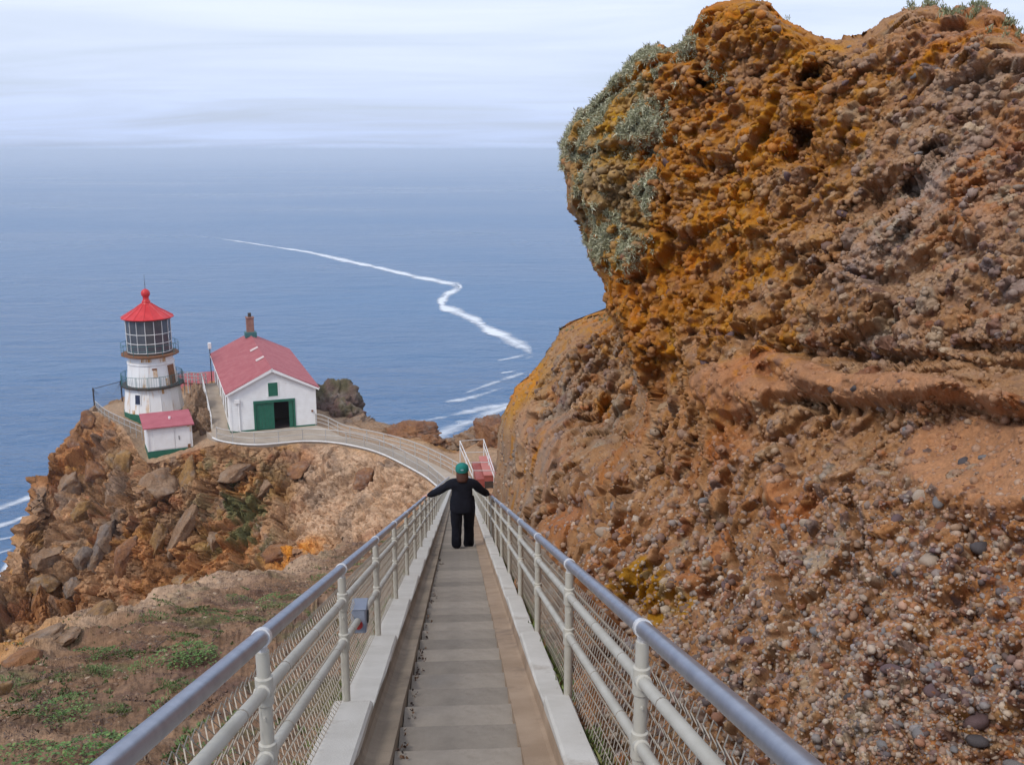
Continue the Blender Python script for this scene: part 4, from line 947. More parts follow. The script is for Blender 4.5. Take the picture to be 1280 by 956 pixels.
# chimney
BRICK = mat('chimney_brick', (.23,.11,.085), (.30,.17,.13), rough=.9, scale=3, bump=.4, bscale=8)
ch = MB(); ch.box((.0, HL_-1.2, RG+1.15), (.72,.72,1.5), bev=.03); cho = ch.build('chimney', BRICK, house)
ch = MB(); ch.box((.0, HL_-1.2, RG+.22), (1.15,1.0,.55), bev=.03); ch.build('flashing', TEAL, cho)
ch = MB(); ch.box((0, HL_-1.2, RG+1.93), (.84,.84,.10), bev=.02); ch.build('cap_slab', BRICK, cho)
ch = MB(); ch.tube([(0,HL_-1.2,RG+1.9),(0,HL_-1.2,RG+2.38)], .17, n=10); ch.build('flue', DARKM, cho)
# doors, window, trims
door = MB(); wd_ = (dx1-dx0)
door.box((dx0-.06, -.06, dh/2), (.16,.10,dh)); fr = door.build('door_frame', GREEN, house)
m2 = MB(); m2.box((dx1+.06, -.06, dh/2), (.16,.10,dh)); m2.build('jamb', GREEN, fr)
m2 = MB(); m2.box(((dx0+dx1)/2, -.062, dh+.08), (wd_+.30,.10,.20)); m2.build('lintel', GREEN, fr)
for k in range(6):                                              # the closed left leaf: vertical boards
    bw = (wd_*.48)/6; m2 = MB(); m2.box((dx0+.03+bw*(k+.5), .05, dh/2), (bw-.012,.06,dh-.04), bev=.006); o = m2.build('door_board', GREEN, house)
m2 = MB(); m2.box((dx0+.03+wd_*.24, .085, dh*.5), (wd_*.46,.03,.16)); m2.build('door_brace', GREEN, house)
m2 = MB(); m2.box((dx1-.22, .03, dh/2), (.34,.05,dh-.06), Matrix.Rotation(R(0), 3, 'Z'), bev=.006); m2.build('folded_door_leaf', GREEN, house)
wz = 3.52
m2 = MB(); m2.box((.03, -.03, wz), (.98,.10,1.36)); wf = m2.build('gable_window', WHITE, house)
m2 = MB(); m2.box((.03, -.062, wz), (.80,.06,1.18)); m2.build('shutter', GREEN, wf)
for sg in (-1, 1): m2 = MB(); m2.box((sg*(W2-.06), -.035, EV/2+.05), (.16,.06,EV-.1)); m2.build('corner_board', WHITE, house)
for a, b in ((-W2, dx0-.14), (dx1+.14, W2)): m2 = MB(); m2.box(((a+b)/2, -.045, .07), (b-a,.06,.16)); m2.build('plinth_board', GREEN, house)
m2 = MB(); m2.box((-W2-.04, HL_/2, .07), (.06,HL_,.16)); m2.build('plinth_board', GREEN, house)
for yy in (1.6, 4.4, 7.2, 10.6, 14.2):
    m2 = MB(); m2.box((-W2-.04, yy, 1.95), (.12,1.15,2.1)); wo = m2.build('side_window', WHITE, house)
    m2 = MB(); m2.box((-W2-.075, yy, 1.95), (.08,.92,1.86)); m2.build('pane', GLASSB, wo)
m2 = MB(); m2.tube([(-W2+.75,-.09,.05),(-W2+.75,-.09,2.55)], .06, n=8); dp = m2.build('conduit', WHITE, house)
m2 = MB(); m2.box((-W2+.62,-.13,2.72), (.42,.22,.36), bev=.02); m2.build('conduit_box', WHITE, dp)
m2 = MB(); m2.box((W2-.35,-.10,1.35), (.16,.12,.16), bev=.01); m2.build('wall_lamp', RUST, house)
m2 = MB(); m2.tube([(-W2-.35, HL_-.6, 0), (-W2-.35, HL_-.6, EV+.75)], .05, n=6); po = m2.build('weather_mast', DARKM, house)
m2 = MB(); m2.box((-W2-.35, HL_-.6, EV+.95), (.34,.34,.62), bev=.04); m2.build('instrument_box', WHITE, po)

# ------------------------------------------------------------------ storage shed below the tower
SZ = -24.6
sl_, sr_ = at_z(185.3, 564.6, SZ), at_z(241.5, 558.2, SZ); sx = sr_-sl_; SW = sx.length; sang = math.atan2(sx.y, sx.x)
shed = empty('storage_shed', (sl_+sr_)/2, sang); tag(shed, 'small white shed with flat red roof and green base below the lighthouse tower', 'shed')
s2, SD, SH = SW/2, 2.7, 2.0
mb = MB(); mb.box((0, SD/2, SH/2), (SW, SD, SH)); wl = mb.build('walls', WHITE, shed)
mb = MB(); mb.box((0, SD/2, -.55), (SW+.05, SD+.05, 1.10)); mb.build('base', GREEN, shed)
mb = MB(); mb.add([(-s2-.28,-.30,SH-.02),(s2+.18,-.30,SH-.02),(s2+.18,SD+.25,SH+.50),(-s2-.28,SD+.25,SH+.50),(-s2-.28,-.30,SH+.08),(s2+.18,-.30,SH+.08),(s2+.18,SD+.25,SH+.60),(-s2-.28,SD+.25,SH+.60)], [(3,2,1,0),(4,5,6,7),(0,1,5,4),(1,2,6,5),(2,3,7,6),(3,0,4,7)]); rfo = mb.build('roof', ROOFP, shed)
mb = MB(); mb.tube([(.2,1.3,SH+.3),(.2,1.3,SH+.52)], .1, n=8); mb.build('roof_vent', WHITE, rfo)
mb = MB(); mb.box((-.5, -.03, .95), (1.7,.05,1.72), bev=.008); dr = mb.build('door', WHITE, shed)
mb = MB(); mb.box((1.05, -.03, .95), (1.15,.05,1.72), bev=.008); dr2 = mb.build('door', WHITE, shed)
mb = MB(); mb.box((.72,-.08,.95), (.05,.05,.34)); mb.build('handle', DARKM, dr2)
mb = MB(); mb.box((-s2+.05,-.03,.95), (.12,.06,1.9)); mb.build('corner_board', WHITE, shed)
mb = MB(); mb.box((s2-.22,-.026,1.66), (.34,.02,.58)); mb.build('rust_patch', RSTAIN, shed)
mb = MB(); mb.box((s2-.32,-.070,.16), (.22,.06,.30)); mb.build('rusty_outlet', RUST, shed)

# ------------------------------------------------------------------ path, forecourt, walkway
nearE = [(258,540),(276,551),(321,556),(380,551.5),(420,553.5),(455,560),(480,568),(505,580),(530,594),(543,604)]
farE = [(289,541.4),(291,541.2),(343,536.3),(395,531.8),(432,547),(470,555.5),(505,564.5),(530,574),(549,583),(562,590)]
NE = [at_z(u, v, HZ+.02) for u, v in nearE]; FEg = [at_z(u, v, HZ+.02) for u, v in farE]
e_l, e_r = stair(END_S-.2, -.765), stair(END_S-.2, .66); e_l.z = e_r.z = HZ+.02; NE.append(e_l); FEg.append(e_r + Vector((.0, 2.2, 0)))
NE.append(stair(END_S-.9, -.765)); FEg.append(stair(END_S-.9, .66)); NE[-1].z = FEg[-1].z = HZ+.02
def catmull(pts, n=6):
    out_ = []
    for i in range(len(pts)-1):
        p0, p1, p2, p3 = pts[max(i-1, 0)], pts[i], pts[i+1], pts[min(i+2, len(pts)-1)]
        for k in range(n):
            t_ = k/n; out_.append(.5*((2*p1)+(p2-p0)*t_+(2*p0-5*p1+4*p2-p3)*t_*t_+(3*p1-p0-3*p2+p3)*t_**3))
    return out_ + [pts[-1]]
nA, fA = catmull(NE), catmull(FEg); mb = MB(); n = len(nA); vs = []
for a, b in zip(nA, fA): vs += [a, b, a+Vector((0,0,-.5)), b+Vector((0,0,-.5))]
fs = []
for i in range(n-1): o = i*4; fs += [(o, o+4, o+5, o+1), (o+2, o+6, o+4, o), (o+1, o+5, o+7, o+3)]
mb.add(vs, fs); path = mb.build('path', PATHM); tag(path, kind='structure')
def rail_run(name, pts, label, heights, m, spacing=1.7, r_=.026, mesh=None, parent=None, group=None):
    pts = [Vector(p) for p in pts]; root = empty(name, pts[0]); tag(root, label, 'railing', group); O = root.location
    L = [0]
    for i in range(1, len(pts)): L.append(L[-1]+(pts[i]-pts[i-1]).length)
    def at(s_):
        i = min(max(0, next((k for k in range(1, len(L)) if L[k] >= s_), len(L)-1)-1), len(L)-2); t_ = (s_-L[i])/max(1e-6, L[i+1]-L[i]); return pts[i].lerp(pts[i+1], min(1, t_))
    npst = max(2, int(round(L[-1]/spacing))+1)
    q_ = [at(L[-1]*k/(npst-1)) for k in range(npst)]
    mbp = MB(); mbp.tube([(0,0,-.25),(0,0,heights[0])], r_*1.15, n=6); o = mbp.build('post', m); me = o.data; bpy.data.objects.remove(o)
    for p in q_: o = link('post', me); o.parent = root; o.location = p-O
    fine = [at(L[-1]*k/max(8, len(pts)*2)) for k in range(max(8, len(pts)*2)+1)]
    for k, h in enumerate(heights): mb = MB(); mb.tube([p-O+Vector((0,0,h)) for p in fine], r_*(1.15 if k == 0 else .85), n=6); mb.build('handrail' if k == 0 else 'cross_rail', m, root)
    if mesh:
        mb = MB(); cell, rw_, hm_ = mesh; ns = int(L[-1]/cell)
        for k in range(ns):
            for dr_ in (-1, 1):
                a = at(L[-1]*k/ns); b = at(min(L[-1], max(0, L[-1]*k/ns + dr_*hm_)))
                mb.tube([a-O+Vector((0,0,.05)), b-O+Vector((0,0,.05+hm_))], rw_, n=3, cap=False)
        tag(mb.build('wire_mesh', WIRE, root), kind='stuff')
    return root
rail_run('path_railing', [p+Vector((0,0,0)) for p in nA[5:-7]], 'railing with wire mesh along the gully side of the curved path', (1.06, .58), GPIPE, 1.9, .032, (.16, .006, .95), group=None)
rail_run('path_railing', [p for p in fA[18:-8]], 'galvanised railing along the seaward side of the curved path', (1.06, .70, .36), GPIPE, 1.9, .032)
mb = MB(); kp = [p+Vector((0,0,.06)) + (p-f_).normalized()*.14 for p, f_ in zip(nA[4:-6], fA[4:-6])]; mb.tube(kp, .065, n=8); pe = mb.build('pipe', WPIPE); tag(pe, 'white pipe laid along the gully edge of the curved path', 'pipe')
# walkway up the left side of the building
hx_, hy_ = hx.normalized(), Vector((-hx.y, hx.x, 0)).normalized()
wk = [(hl - hx_*.10, hl - hx_*1.45)]
WA = [hl + hy_*t_ + Vector((0, 0, .03+1.25*max(0, min(1, (t_-2)/11)))) for t_ in (-.6, 2, 5, 8, 11, 14.5)]
mb = MB(); vs = []
for p in WA: vs += [p-hx_*.03, p-hx_*1.50, p-hx_*.03-Vector((0,0,.6)), p-hx_*1.50-Vector((0,0,1.6))]
fs = []
for i in range(len(WA)-1): o = i*4; fs += [(o, o+1, o+5, o+4), (o+1, o+3, o+7, o+5)]
mb.add(vs, fs); wko = mb.build('walkway', PATHM); tag(wko, kind='structure')
rail_run('walkway_railing', [p-hx_*1.44 for p in WA[1:]], 'white railing sloping up beside the long wall of the white building', (1.05, .72, .38), WPIPE, 1.9, .045)
# footbridge from the walkway to the tower gallery
ba = WA[-1]-hx_*1.5; bb = lh.location + Vector((2.75*math.cos(fac+1.35), 2.75*math.sin(fac+1.35), 2.72))
fb = empty('footbridge', ba); tag(fb, 'white railed footbridge joining the walkway to the tower gallery', 'footbridge')
dv = (bb-ba); pr = Vector((-dv.y, dv.x, 0)).normalized()*.55
mb = MB(); mb.prism([-pr, pr, pr+dv, -pr+dv], (0,0,-.12), (0,0,0)); mb.build('deck', RUST, fb)
for sg in (-1, 1):
    for h in (.35, .7, 1.05): mb = MB(); mb.tube([sg*pr+Vector((0,0,h)), sg*pr+dv+Vector((0,0,h))], .042, n=6); mb.build('rail', WPIPE, fb)
    for t_ in (0, .33, .66, 1): mb = MB(); mb.tube([sg*pr+dv*t_+Vector((0,0,-1.2)), sg*pr+dv*t_+Vector((0,0,1.08))], .05, n=6); mb.build('post', WPIPE, fb)
# red-roofed hut behind the tower
hp = at_depth(247, 500, 106); hp.z = -27.7
REDW = mat('red_wall', (.28,.045,.04), (.34,.07,.06), rough=.6, scale=1)
hut = empty('red_hut', hp, R(24)); tag(hut, 'red hut with a red gable roof tucked behind the tower and white building', 'hut')
mb = MB(); mb.box((0,0,1.4), (5.4,4.2,2.8)); mb.build('walls', REDW, hut)
for sg in (-1, 1): mb = MB(); mb.prism([Vector((-3.0,0,4.55)), Vector((3.0,0,4.55)), Vector((3.0,sg*2.5,2.75)), Vector((-3.0,sg*2.5,2.75))], (0,0,0), (0,0,.12)); mb.build('roof_slope', ROOFM, hut)
mb = MB()
for sx_ in (-2.7, 2.7): mb.add([(sx_,-2.1,2.8),(sx_,2.1,2.8),(sx_,0,4.5)], [(0,1,2)])
mb.build('gable', REDW, hut)
# perimeter fences on the terrace left of the tower
tb = [at_z(u, v, -24.35) for u, v in ((120,514),(133,525),(150,534),(165,541),(178,547))]
rail_run('terrace_railing', catmull(tb, 4), 'low metal railing curving round the cliff edge left of the shed', (1.0, .5), GPIPE, 1.2, .028, (.2, .007, .9))
fpa = [at_z(118.5, 512, -24.4), at_z(153, 502, -24.3), at_z(168, 497, -24.2)]
fn = empty('mesh_fence', fpa[0]); tag(fn, 'tall black post-and-wire fence on the terrace beside the tower', 'fence'); O = fn.location
for p in fpa: mb = MB(); mb.tube([p-O+Vector((0,0,-.5)), p-O+Vector((0,0,2.15))], .065, n=6); mb.build('post', DARKM, fn)
mb = MB(); mb.tube([p-O+Vector((0,0,2.05)) for p in fpa], .03, n=5); mb.build('top_rail', DARKM, fn)
mb = MB()
for a, b in zip(fpa[:-1], fpa[1:]):
    k = int((b-a).length/.22)
    for i in range(k):
        for sg in (-1, 1):
            p0 = a.lerp(b, i/k)-O; p1 = a.lerp(b, min(1, max(0, i/k + sg*2.0/(b-a).length)))-O
            mb.tube([p0+Vector((0,0,.05)), p1+Vector((0,0,2.05))], .007, n=3, cap=False)
tag(mb.build('wire_mesh', DARKM, fn), kind='stuff')
# ------------------------------------------------------------------ red steel bin and pipe frame beside the foot of the stairs
BINR = mat('rusty_red_steel', (.30,.065,.05), (.38,.11,.09), rough=.65, scale=1.5, c3=(.18,.05,.035), s3=2)
b0 = at_z(606.5, 606.5, HZ-.1); b1 = at_z(597, 571, HZ-.1)
bdir = (b1-b0); bdir.z = 0; bl = 4.6; bdir = bdir.normalized(); bside = Vector((bdir.y, -bdir.x, 0))
bn = empty('red_steel_bin', b0); tag(bn, 'rusty red steel bin with a raised lid beside the stair foot', 'bin')
def slab(l0, l1, s0, s1, z0, z1, nm, m, tilt=0.0):
    mb = MB(); P_ = [bside*l0+bdir*s0, bside*l1+bdir*s0, bside*l1+bdir*s1, bside*l0+bdir*s1]
    mb.prism(P_, (0,0,z0), (0,0,z1)); return mb.build(nm, m, bn)
slab(-.05, .72, 0, bl, -.3, .72, 'bin_body', BINR); slab(-.62, -.06, .25, bl, -.3, .40, 'side_trough', BINR)
slab(-.10, .78, -.08, bl+.05, .724, .80, 'lid', mat('red_lid', (.42,.13,.105), (.47,.17,.14), rough=.7, scale=2)); slab(-.03, .70, -.05, .0-.004, -.3, .3, 'dark_foot', DARKM)
pf = empty('bin_railing', at_z(592, 600, HZ-.1)); tag(pf, 'pale pipe railing frame around the red steel bin', 'railing'); O = pf.location
ZT = -21.95
lA, lB = at_z(575, 551, ZT), at_z(591, 588, ZT); rA, rB = at_z(604.6, 549, ZT), at_z(617.5, 588, ZT)
for a, b in ((lA, lB), (rA, rB)):
    for dz in (0, -.5): mb = MB(); mb.tube([a-O+Vector((0,0,dz)), b-O+Vector((0,0,dz))], .034, n=6); mb.build('rail', WPIPE, pf)
    for t_ in (0, .5, 1): p = a.lerp(b, t_)-O; mb = MB(); mb.tube([p, Vector((p.x, p.y, HZ-.6-O.z))], .045, n=6); mb.build('post', WPIPE, pf)
for t_ in (0, .42, .75, 1): mb = MB(); mb.tube([lA.lerp(lB, t_)-O, rA.lerp(rB, t_)-O], .028, n=6); mb.build('cross_rail', GPIPE, pf)
# ================================================================== the person walking down
NAVY = mat('navy_cloth', (.006,.0062,.011), (.010,.0105,.018), rough=.9, scale=7, bump=.5, bscale=16, spec=.2)
SKIN = mat('skin', (.46,.25,.19), (.52,.29,.22), rough=.55, scale=9)
SHOE = mat('shoe', (.05,.05,.055), (.10,.10,.10), rough=.6, scale=12)
HAIRM = mat('auburn_hair', (.055,.018,.010), (.10,.035,.018), rough=.6, scale=30, stretch=(3,3,.4), bump=.6, bscale=60)
CAPM = mat('green_cap', (.005,.14,.115), (.008,.18,.15), rough=.8, scale=9, bump=.2, bscale=60)
def tread_z(s_): i = int((s_-1.08)/TREAD); return stair(1.08+(i+1)*TREAD, 0).z
PS, PL = 18.95, .055
base = stair(PS, PL); base.z = tread_z(PS)
def L(x, y, z): p = Matrix.Rotation(RZ, 3, 'Z') @ Vector((x, y, z)); return p
zr = tread_z(PS+.42) - base.z                      # right foot: one tread further down
railz = lambda ds: stair(PS+ds, 0, .135+HTOP).z - base.z
lh_ = Vector((LP-PL, .42, railz(.42)+.035)); rh_ = Vector((RP-PL, .36, railz(.36)+.035))
V_, E_, RR = [], [], []
def vert(p, rx, ry=None): V_.append(L(*p)); RR.append((rx, ry or rx)); return len(V_)-1
def chain(i0, pts):
    a = i0
    for p, r_ in pts:
        b = vert(p, *r_) if isinstance(r_, tuple) else vert(p, r_); E_.append((a, b)); a = b
    return a
pel = vert((0, .0, .93), .235, .17)
tor = chain(pel, [((0,.0,1.03), (.235,.165)), ((0,.01,1.15), (.225,.15)), ((0,.015,1.27), (.225,.145)), ((0,.01,1.36), (.19,.12))])
nk = chain(tor, [((0,.02,1.44), (.085,.08)), ((0,.035,1.50), (.055,.06))])
hd = chain(nk, [((0,.05,1.57), (.085,.095)), ((0,.055,1.64), (.082,.095)), ((0,.05,1.69), (.05,.06))])
wl_ = lh_ + Vector((.085, -.05, .035)); wr_ = rh_ + Vector((-.075, -.05, .035))
la = chain(tor, [((-.215,.005,1.36), .098), ((-.31,.06,1.27), .092), (tuple(Vector((-.44,.16,1.16))), .082), (tuple(wl_*.55+Vector((-.44,.16,1.16))*.45), .074), (tuple(wl_*.9+Vector((-.44,.16,1.16))*.1), .062), (tuple(wl_), .036)])
ra = chain(tor, [((.215,.005,1.36), .098), ((.29,.07,1.25), .092), (tuple(Vector((.38,.17,1.14))), .082), (tuple(wr_*.55+Vector((.38,.17,1.14))*.45), .074), (tuple(wr_*.9+Vector((.38,.17,1.14))*.1), .062), (tuple(wr_), .036)])
ll = chain(pel, [((-.115,.0,.84), (.15,.16)), ((-.13,.03,.62), .128), ((-.125,.02,.45), .110), ((-.12,-.01,.22), .108), ((-.12,-.02,.09), .116), ((-.12,-.02,.055), .06), ((-.125,.10,.04), (.05,.038)), ((-.125,.17,.035), (.045,.03))])
rl = chain(pel, [((.115,.02,.84), (.15,.16)), ((.13,.16,.62), .128), ((.125,.24,.42), .110), ((.12,.33,.16+zr*.8), .108), ((.12,.36,.10+zr), .114), ((.12,.37,.06+zr), .055), ((.125,.47,.04+zr), (.05,.038)), ((.125,.54,.035+zr), (.045,.03))])
def fingers(w_, tip, sg):
    pm_ = chain(w_, [(tuple(Vector(tip)*.6 + Vector(V_inv(w_))*.4), (.034,.022)), (tuple(tip), (.036,.022))])
    for k, (dy, ln) in enumerate(((.030,.055), (.012,.062), (-.008,.058), (-.027,.045))):
        a = Vector(tip) + Vector((sg*.012, dy, -.004)); chain(pm_, [(tuple(a), .010), (tuple(a+Vector((sg*ln*.5, .006, -.012))), .009), (tuple(a+Vector((sg*ln*.72, .004, -.045))), .008)])
    t0 = Vector(tip) + Vector((-sg*.028, .028, -.006)); chain(pm_, [(tuple(t0), .012), (tuple(t0+Vector((-sg*.008,.03,-.03))), .010)])
_Mi = Matrix.Rotation(-RZ, 3, 'Z')
def V_inv(i): return _Mi @ V_[i]
fingers(la, lh_, -1); fingers(ra, rh_, 1)
me = bpy.data.meshes.new('person_cage'); me.from_pydata(V_, E_, []); tmp = bpy.data.objects.new('person_cage', me); COL.objects.link(tmp)
sk = tmp.modifiers.new('skin', 'SKIN'); sk.use_smooth_shade = True
lay = me.skin_vertices[0]
for i, (a, b) in enumerate(RR): lay.data[i].radius = (a, b); lay.data[i].use_root = (i == pel)
ss = tmp.modifiers.new('sub', 'SUBSURF'); ss.levels = ss.render_levels = 2
dg = bpy.context.evaluated_depsgraph_get(); dg.update()
me2 = bpy.data.meshes.new_from_object(tmp.evaluated_get(dg)); bpy.data.objects.remove(tmp)
me2.name = 'person'; me2.materials.clear()
for m in (NAVY, SKIN, SHOE): me2.materials.append(m)
# cloth folds, then skin at hands and neck, shoes at the feet
n = len(me2.vertices); co = np.zeros(n*3); me2.vertices.foreach_get('co', co); co = co.reshape(-1, 3)
lw_, rw_ = np.array(L(*wl_)), np.array(L(*wr_)); hL, hR = np.array(L(*lh_)), np.array(L(*rh_))
hand = np.minimum(np.linalg.norm(co-hL, axis=1), np.linalg.norm(co-hR, axis=1)) < .10
nor = np.zeros(n*3); me2.vertices.foreach_get('normal', nor); nor = nor.reshape(-1, 3)
fold = fbm(co*np.array([9, 9, 5]), 3, .5, 900)*.016*(~hand)*(co[:, 2] < 1.4)
me2.vertices.foreach_set('co', (co + nor*fold[:, None]).ravel().astype(np.float32))
for p in me2.polygons:
    c = p.center; p.use_smooth = True
    d = min((c-Vector(hL)).length, (c-Vector(hR)).length)
    lc = _Mi @ c
    foot = (lc.x < 0 and c.z < .062) or (lc.x > 0 and c.z < zr+.066 and lc.y > .2)
    p.material_index = 1 if d < .095 or c.z > 1.46 else (2 if foot else 0)
person = link('person', me2); person.location = base
tag(person, 'person in dark clothes and green cap walking down with hands on both railings', 'person')
# jacket hem hanging over the trousers
mb = MB(); rings = []
for k, (z, rx, ry) in enumerate(((.81,.240,.188),(.84,.246,.192),(.92,.243,.184),(1.00,.238,.172),(1.09,.222,.150))):
    rings.append([L(rx*math.cos(a)*(1+.025*math.sin(6*a+k*.4)), ry*math.sin(a)*(1+.03*math.sin(5*a)), z + .008*math.sin(4*a)*(k < 2)) for a in [2*math.pi*j/32 for j in range(32)]])
vs = [p for r_ in rings for p in r_]; fs = [(i*32+j, i*32+(j+1) % 32, (i+1)*32+(j+1) % 32, (i+1)*32+j) for i in range(len(rings)-1) for j in range(32)]
mb.add(vs, fs); mb.build('jacket_hem', NAVY, person, smooth_=True)
# hair falling to the shoulders
mb = MB(); rings = []
for k, (z, rx, ry, yo) in enumerate(((1.41,.085,.05,-.075),(1.45,.112,.075,-.045),(1.52,.118,.098,-.005),(1.58,.112,.108,.02),(1.64,.100,.112,.035),(1.69,.07,.085,.04))):
    rings.append([L(rx*math.cos(a)*(1+.05*math.sin(5*a+k)), yo + ry*math.sin(a), z + .012*math.sin(7*a)) for a in [2*math.pi*j/20 for j in range(20)]])
vs = [p for r_ in rings for p in r_]; fs = [(i*20+j, i*20+(j+1) % 20, (i+1)*20+(j+1) % 20, (i+1)*20+j) for i in range(len(rings)-1) for j in range(20)] + [tuple(range(20))]
mb.add(vs, fs); mb.build('hair', HAIRM, person, smooth_=True)
# cap: crown, band, forward peak, a small pale badge
mb = MB(); rings = []
for z, s_ in ((1.605,1.0),(1.64,1.02),(1.68,.98),(1.715,.84),(1.74,.58),(1.752,.25),(1.754,.04)):
    rings.append([L(.128*s_*math.cos(a), .03 + .135*s_*math.sin(a), z - (.02 if s_ > .9 else 0)*math.sin(a)*-1) for a in [2*math.pi*j/24 for j in range(24)]])
vs = [p for r_ in rings for p in r_]; fs = [(i*24+j, i*24+(j+1) % 24, (i+1)*24+(j+1) % 24, (i+1)*24+j) for i in range(len(rings)-1) for j in range(24)]
mb.add(vs, fs); cap_ = mb.build('cap', CAPM, person, smooth_=True)
mb = MB(); pk = [L(.115*math.cos(a), .10 + .175*math.sin(a), 1.615-.02*math.sin(a)) for a in np.linspace(.05, math.pi-.05, 14)]; mb.prism(pk, (0,0,0), (0,0,.008)); mb.build('cap_peak', CAPM, cap_)
mb = MB(); mb.box(L(.0, -.108, 1.655), (.055,.006,.022), Matrix.Rotation(RZ, 3, 'Z')); mb.build('cap_badge', mat('badge', (.30,.45,.50), rough=.7), cap_)
# ================================================================== boulders, pebbles, lichen, plants
def rock_mesh(name, seed, sub=4, sx=1, sy=1, sz=1, amp=.22, flat=6, m=None, colr=None, fr=1.0):
    bm = bmesh.new(); bmesh.ops.create_icosphere(bm, subdivisions=sub, radius=1.0)
    co = np.array([v.co[:] for v in bm.verts]); r0 = np.random.default_rng(seed)
    for _ in range(flat):                      # cut flat facets, as broken rock has
        d = r0.normal(size=3); d /= np.linalg.norm(d); lim = r0.uniform(.42, .8); h = co@d; co = np.where((h > lim)[:, None], co - np.outer(h-lim, d)*.92, co)
    n_ = co/np.linalg.norm(co, axis=1, keepdims=True)
    co = co + n_*(amp*.8*fbm(co*1.3*fr + seed*3.1, 4, .55, seed) + amp*.55*fbm(co*2.6*fr + seed, 5, .62, seed+50, ridged=True))[:, None]
    co *= np.array([sx, sy, sz])
    for v, c in zip(bm.verts, co): v.co = c
    me = bpy.data.meshes.new(name); bm.to_mesh(me); bm.free(); me.polygons.foreach_set('use_smooth', [True]*len(me.polygons))
    if colr is not None:
        base, alt = np.array(colr[0]), np.array(colr[1]); f = smooth(-.2, .3, fbm(co/np.array([sx, sy, sz])*1.6 + seed, 5, .6, seed+80))[:, None]
        c = base*(1-f) + alt*f; g = smooth(.1, .4, fbm(co/np.array([sx, sy, sz])*3.0 + seed, 5, .6, seed+81))[:, None]; c = c*(1-.5*g) + np.array((.24,.20,.17))*.5*g
        at = me.attributes.new('Col', 'FLOAT_COLOR', 'POINT'); c4 = np.ones((len(co), 4), np.float32); c4[:, :3] = c; at.data.foreach_set('color', c4.ravel())
    if m: me.materials.append(m)
    me.update(); return me
BOUL = attr_mat('boulder_rock', fine=6.0, amt=.38, bump=1.0, dist=.12, bscale=3.2)
OCH, TAN, GRY, RED_ = ((.285,.16,.06),(.22,.13,.07)), ((.27,.175,.11),(.22,.13,.075)), ((.165,.13,.11),(.23,.15,.095)), ((.25,.12,.055),(.19,.09,.05))
# (u, v, half-width px, half-height px, lean degrees, colours, label)
bl_ = [(143,578,20,21,-12,OCH,'tall ochre boulder standing left of the shed'),(159,583,16,24,8,OCH,'pointed ochre boulder with lichen cap below the shed corner'),
 (200,611,29,26,-18,TAN,'largest rounded grey-tan boulder below the shed'),(235,598,14,26,14,OCH,'upright ochre rock right of the largest boulder'),
 (120,590,18,20,-20,RED_,'reddish rock knob at the cliff shoulder left of the ochre boulders'),(92,556,13,17,0,RED_,'red-brown rock knob on the cliff skyline above the sea'),
 (110,530,14,15,-20,RED_,'brown rock under the corner of the terrace railing'),(116,514,6,7,0,TAN,'small rounded rock at the foot of the black fence post'),
 (86,610,26,22,-40,TAN,'slanting pale slab on the seaward shoulder of the cliff'),(275,640,12,16,10,OCH,'egg-shaped ochre boulder perched in the green gully'),
 (268,676,11,16,-6,TAN,'tan boulder below the egg-shaped one in the gully'),(133,676,14,34,14,GRY,'tall grey rock rib in the lower cliff'),
 (118,700,12,26,10,GRY,'second grey rib beside the tall grey one'),(160,690,14,34,18,RED_,'rusty rib next to the tall grey rib'),(103,700,13,26,8,GRY,'short grey rib at the lower cliff hollow'),
 (108,640,24,14,-38,OCH,'ochre slab slanting above the grey ribs'),(196,676,11,40,22,OCH,'long ochre fin of rock leaning right in the lower cliff'),
 (225,668,12,42,26,TAN,'long tan fin of rock beside the ochre fin'),(60,700,26,22,-30,TAN,'broad tan rock in the lower seaward cliff'),(48,735,26,20,-20,OCH,'ochre block at the foot of the seaward cliff'),
 (88,738,16,20,0,GRY,'dark grey block in the shaded hollow of the cliff'),(346,690,32,14,-22,RED_,'reddish slab above the orange clay'),(240,727,26,12,-10,OCH,'flat ochre rock at the gully rim'),
 (120,775,26,20,-25,OCH,'ochre boulder on the near rim of the gully'),(455,600,16,14,-30,RED_,'brown rock knot on the pale slope below the path'),
 (330,612,34,15,-28,TAN,'long tan ledge below the path edge'),(372,590,22,11,-20,RED_,'red-brown ledge just under the path edge'),(300,590,26,11,-24,TAN,'stony ledge below the railing corner'),(14,838,28,20,-18,RED_,'orange slab lying at the near rim of the gully'),(52,800,22,8,-6,TAN,'pale flat slab on the near rim of the gully'),(88,796,13,6,-4,TAN,'small pale flat stone beside the pale slab'),(-4,870,15,24,10,OCH,'ochre block standing against the orange slab')]
for i, (u, v, hw, hh, an, cr, lab) in enumerate(bl_):
    p, nn_ = terrain_at(u, v, 1.2 if v > 770 else 4.9, 2.02 if v > 770 else 7.3)
    dep = p.y*CP - p.z*SP; k = dep/F
    me = rock_mesh('boulder', 40+i*7, 4, hw*k*1.12, hw*k*.85+.25, hh*k*1.08, amp=.26, flat=16, m=BOUL, colr=cr)
    o = link('boulder', me); o.location = p + Vector((0, .16*hw*k, -.02*hh*k)); o.rotation_euler = (R(random.uniform(-8, 8)), R(an), R(random.uniform(-14, 14)))
    tag(o, lab, 'boulder', 'boulders in the headland cliff')
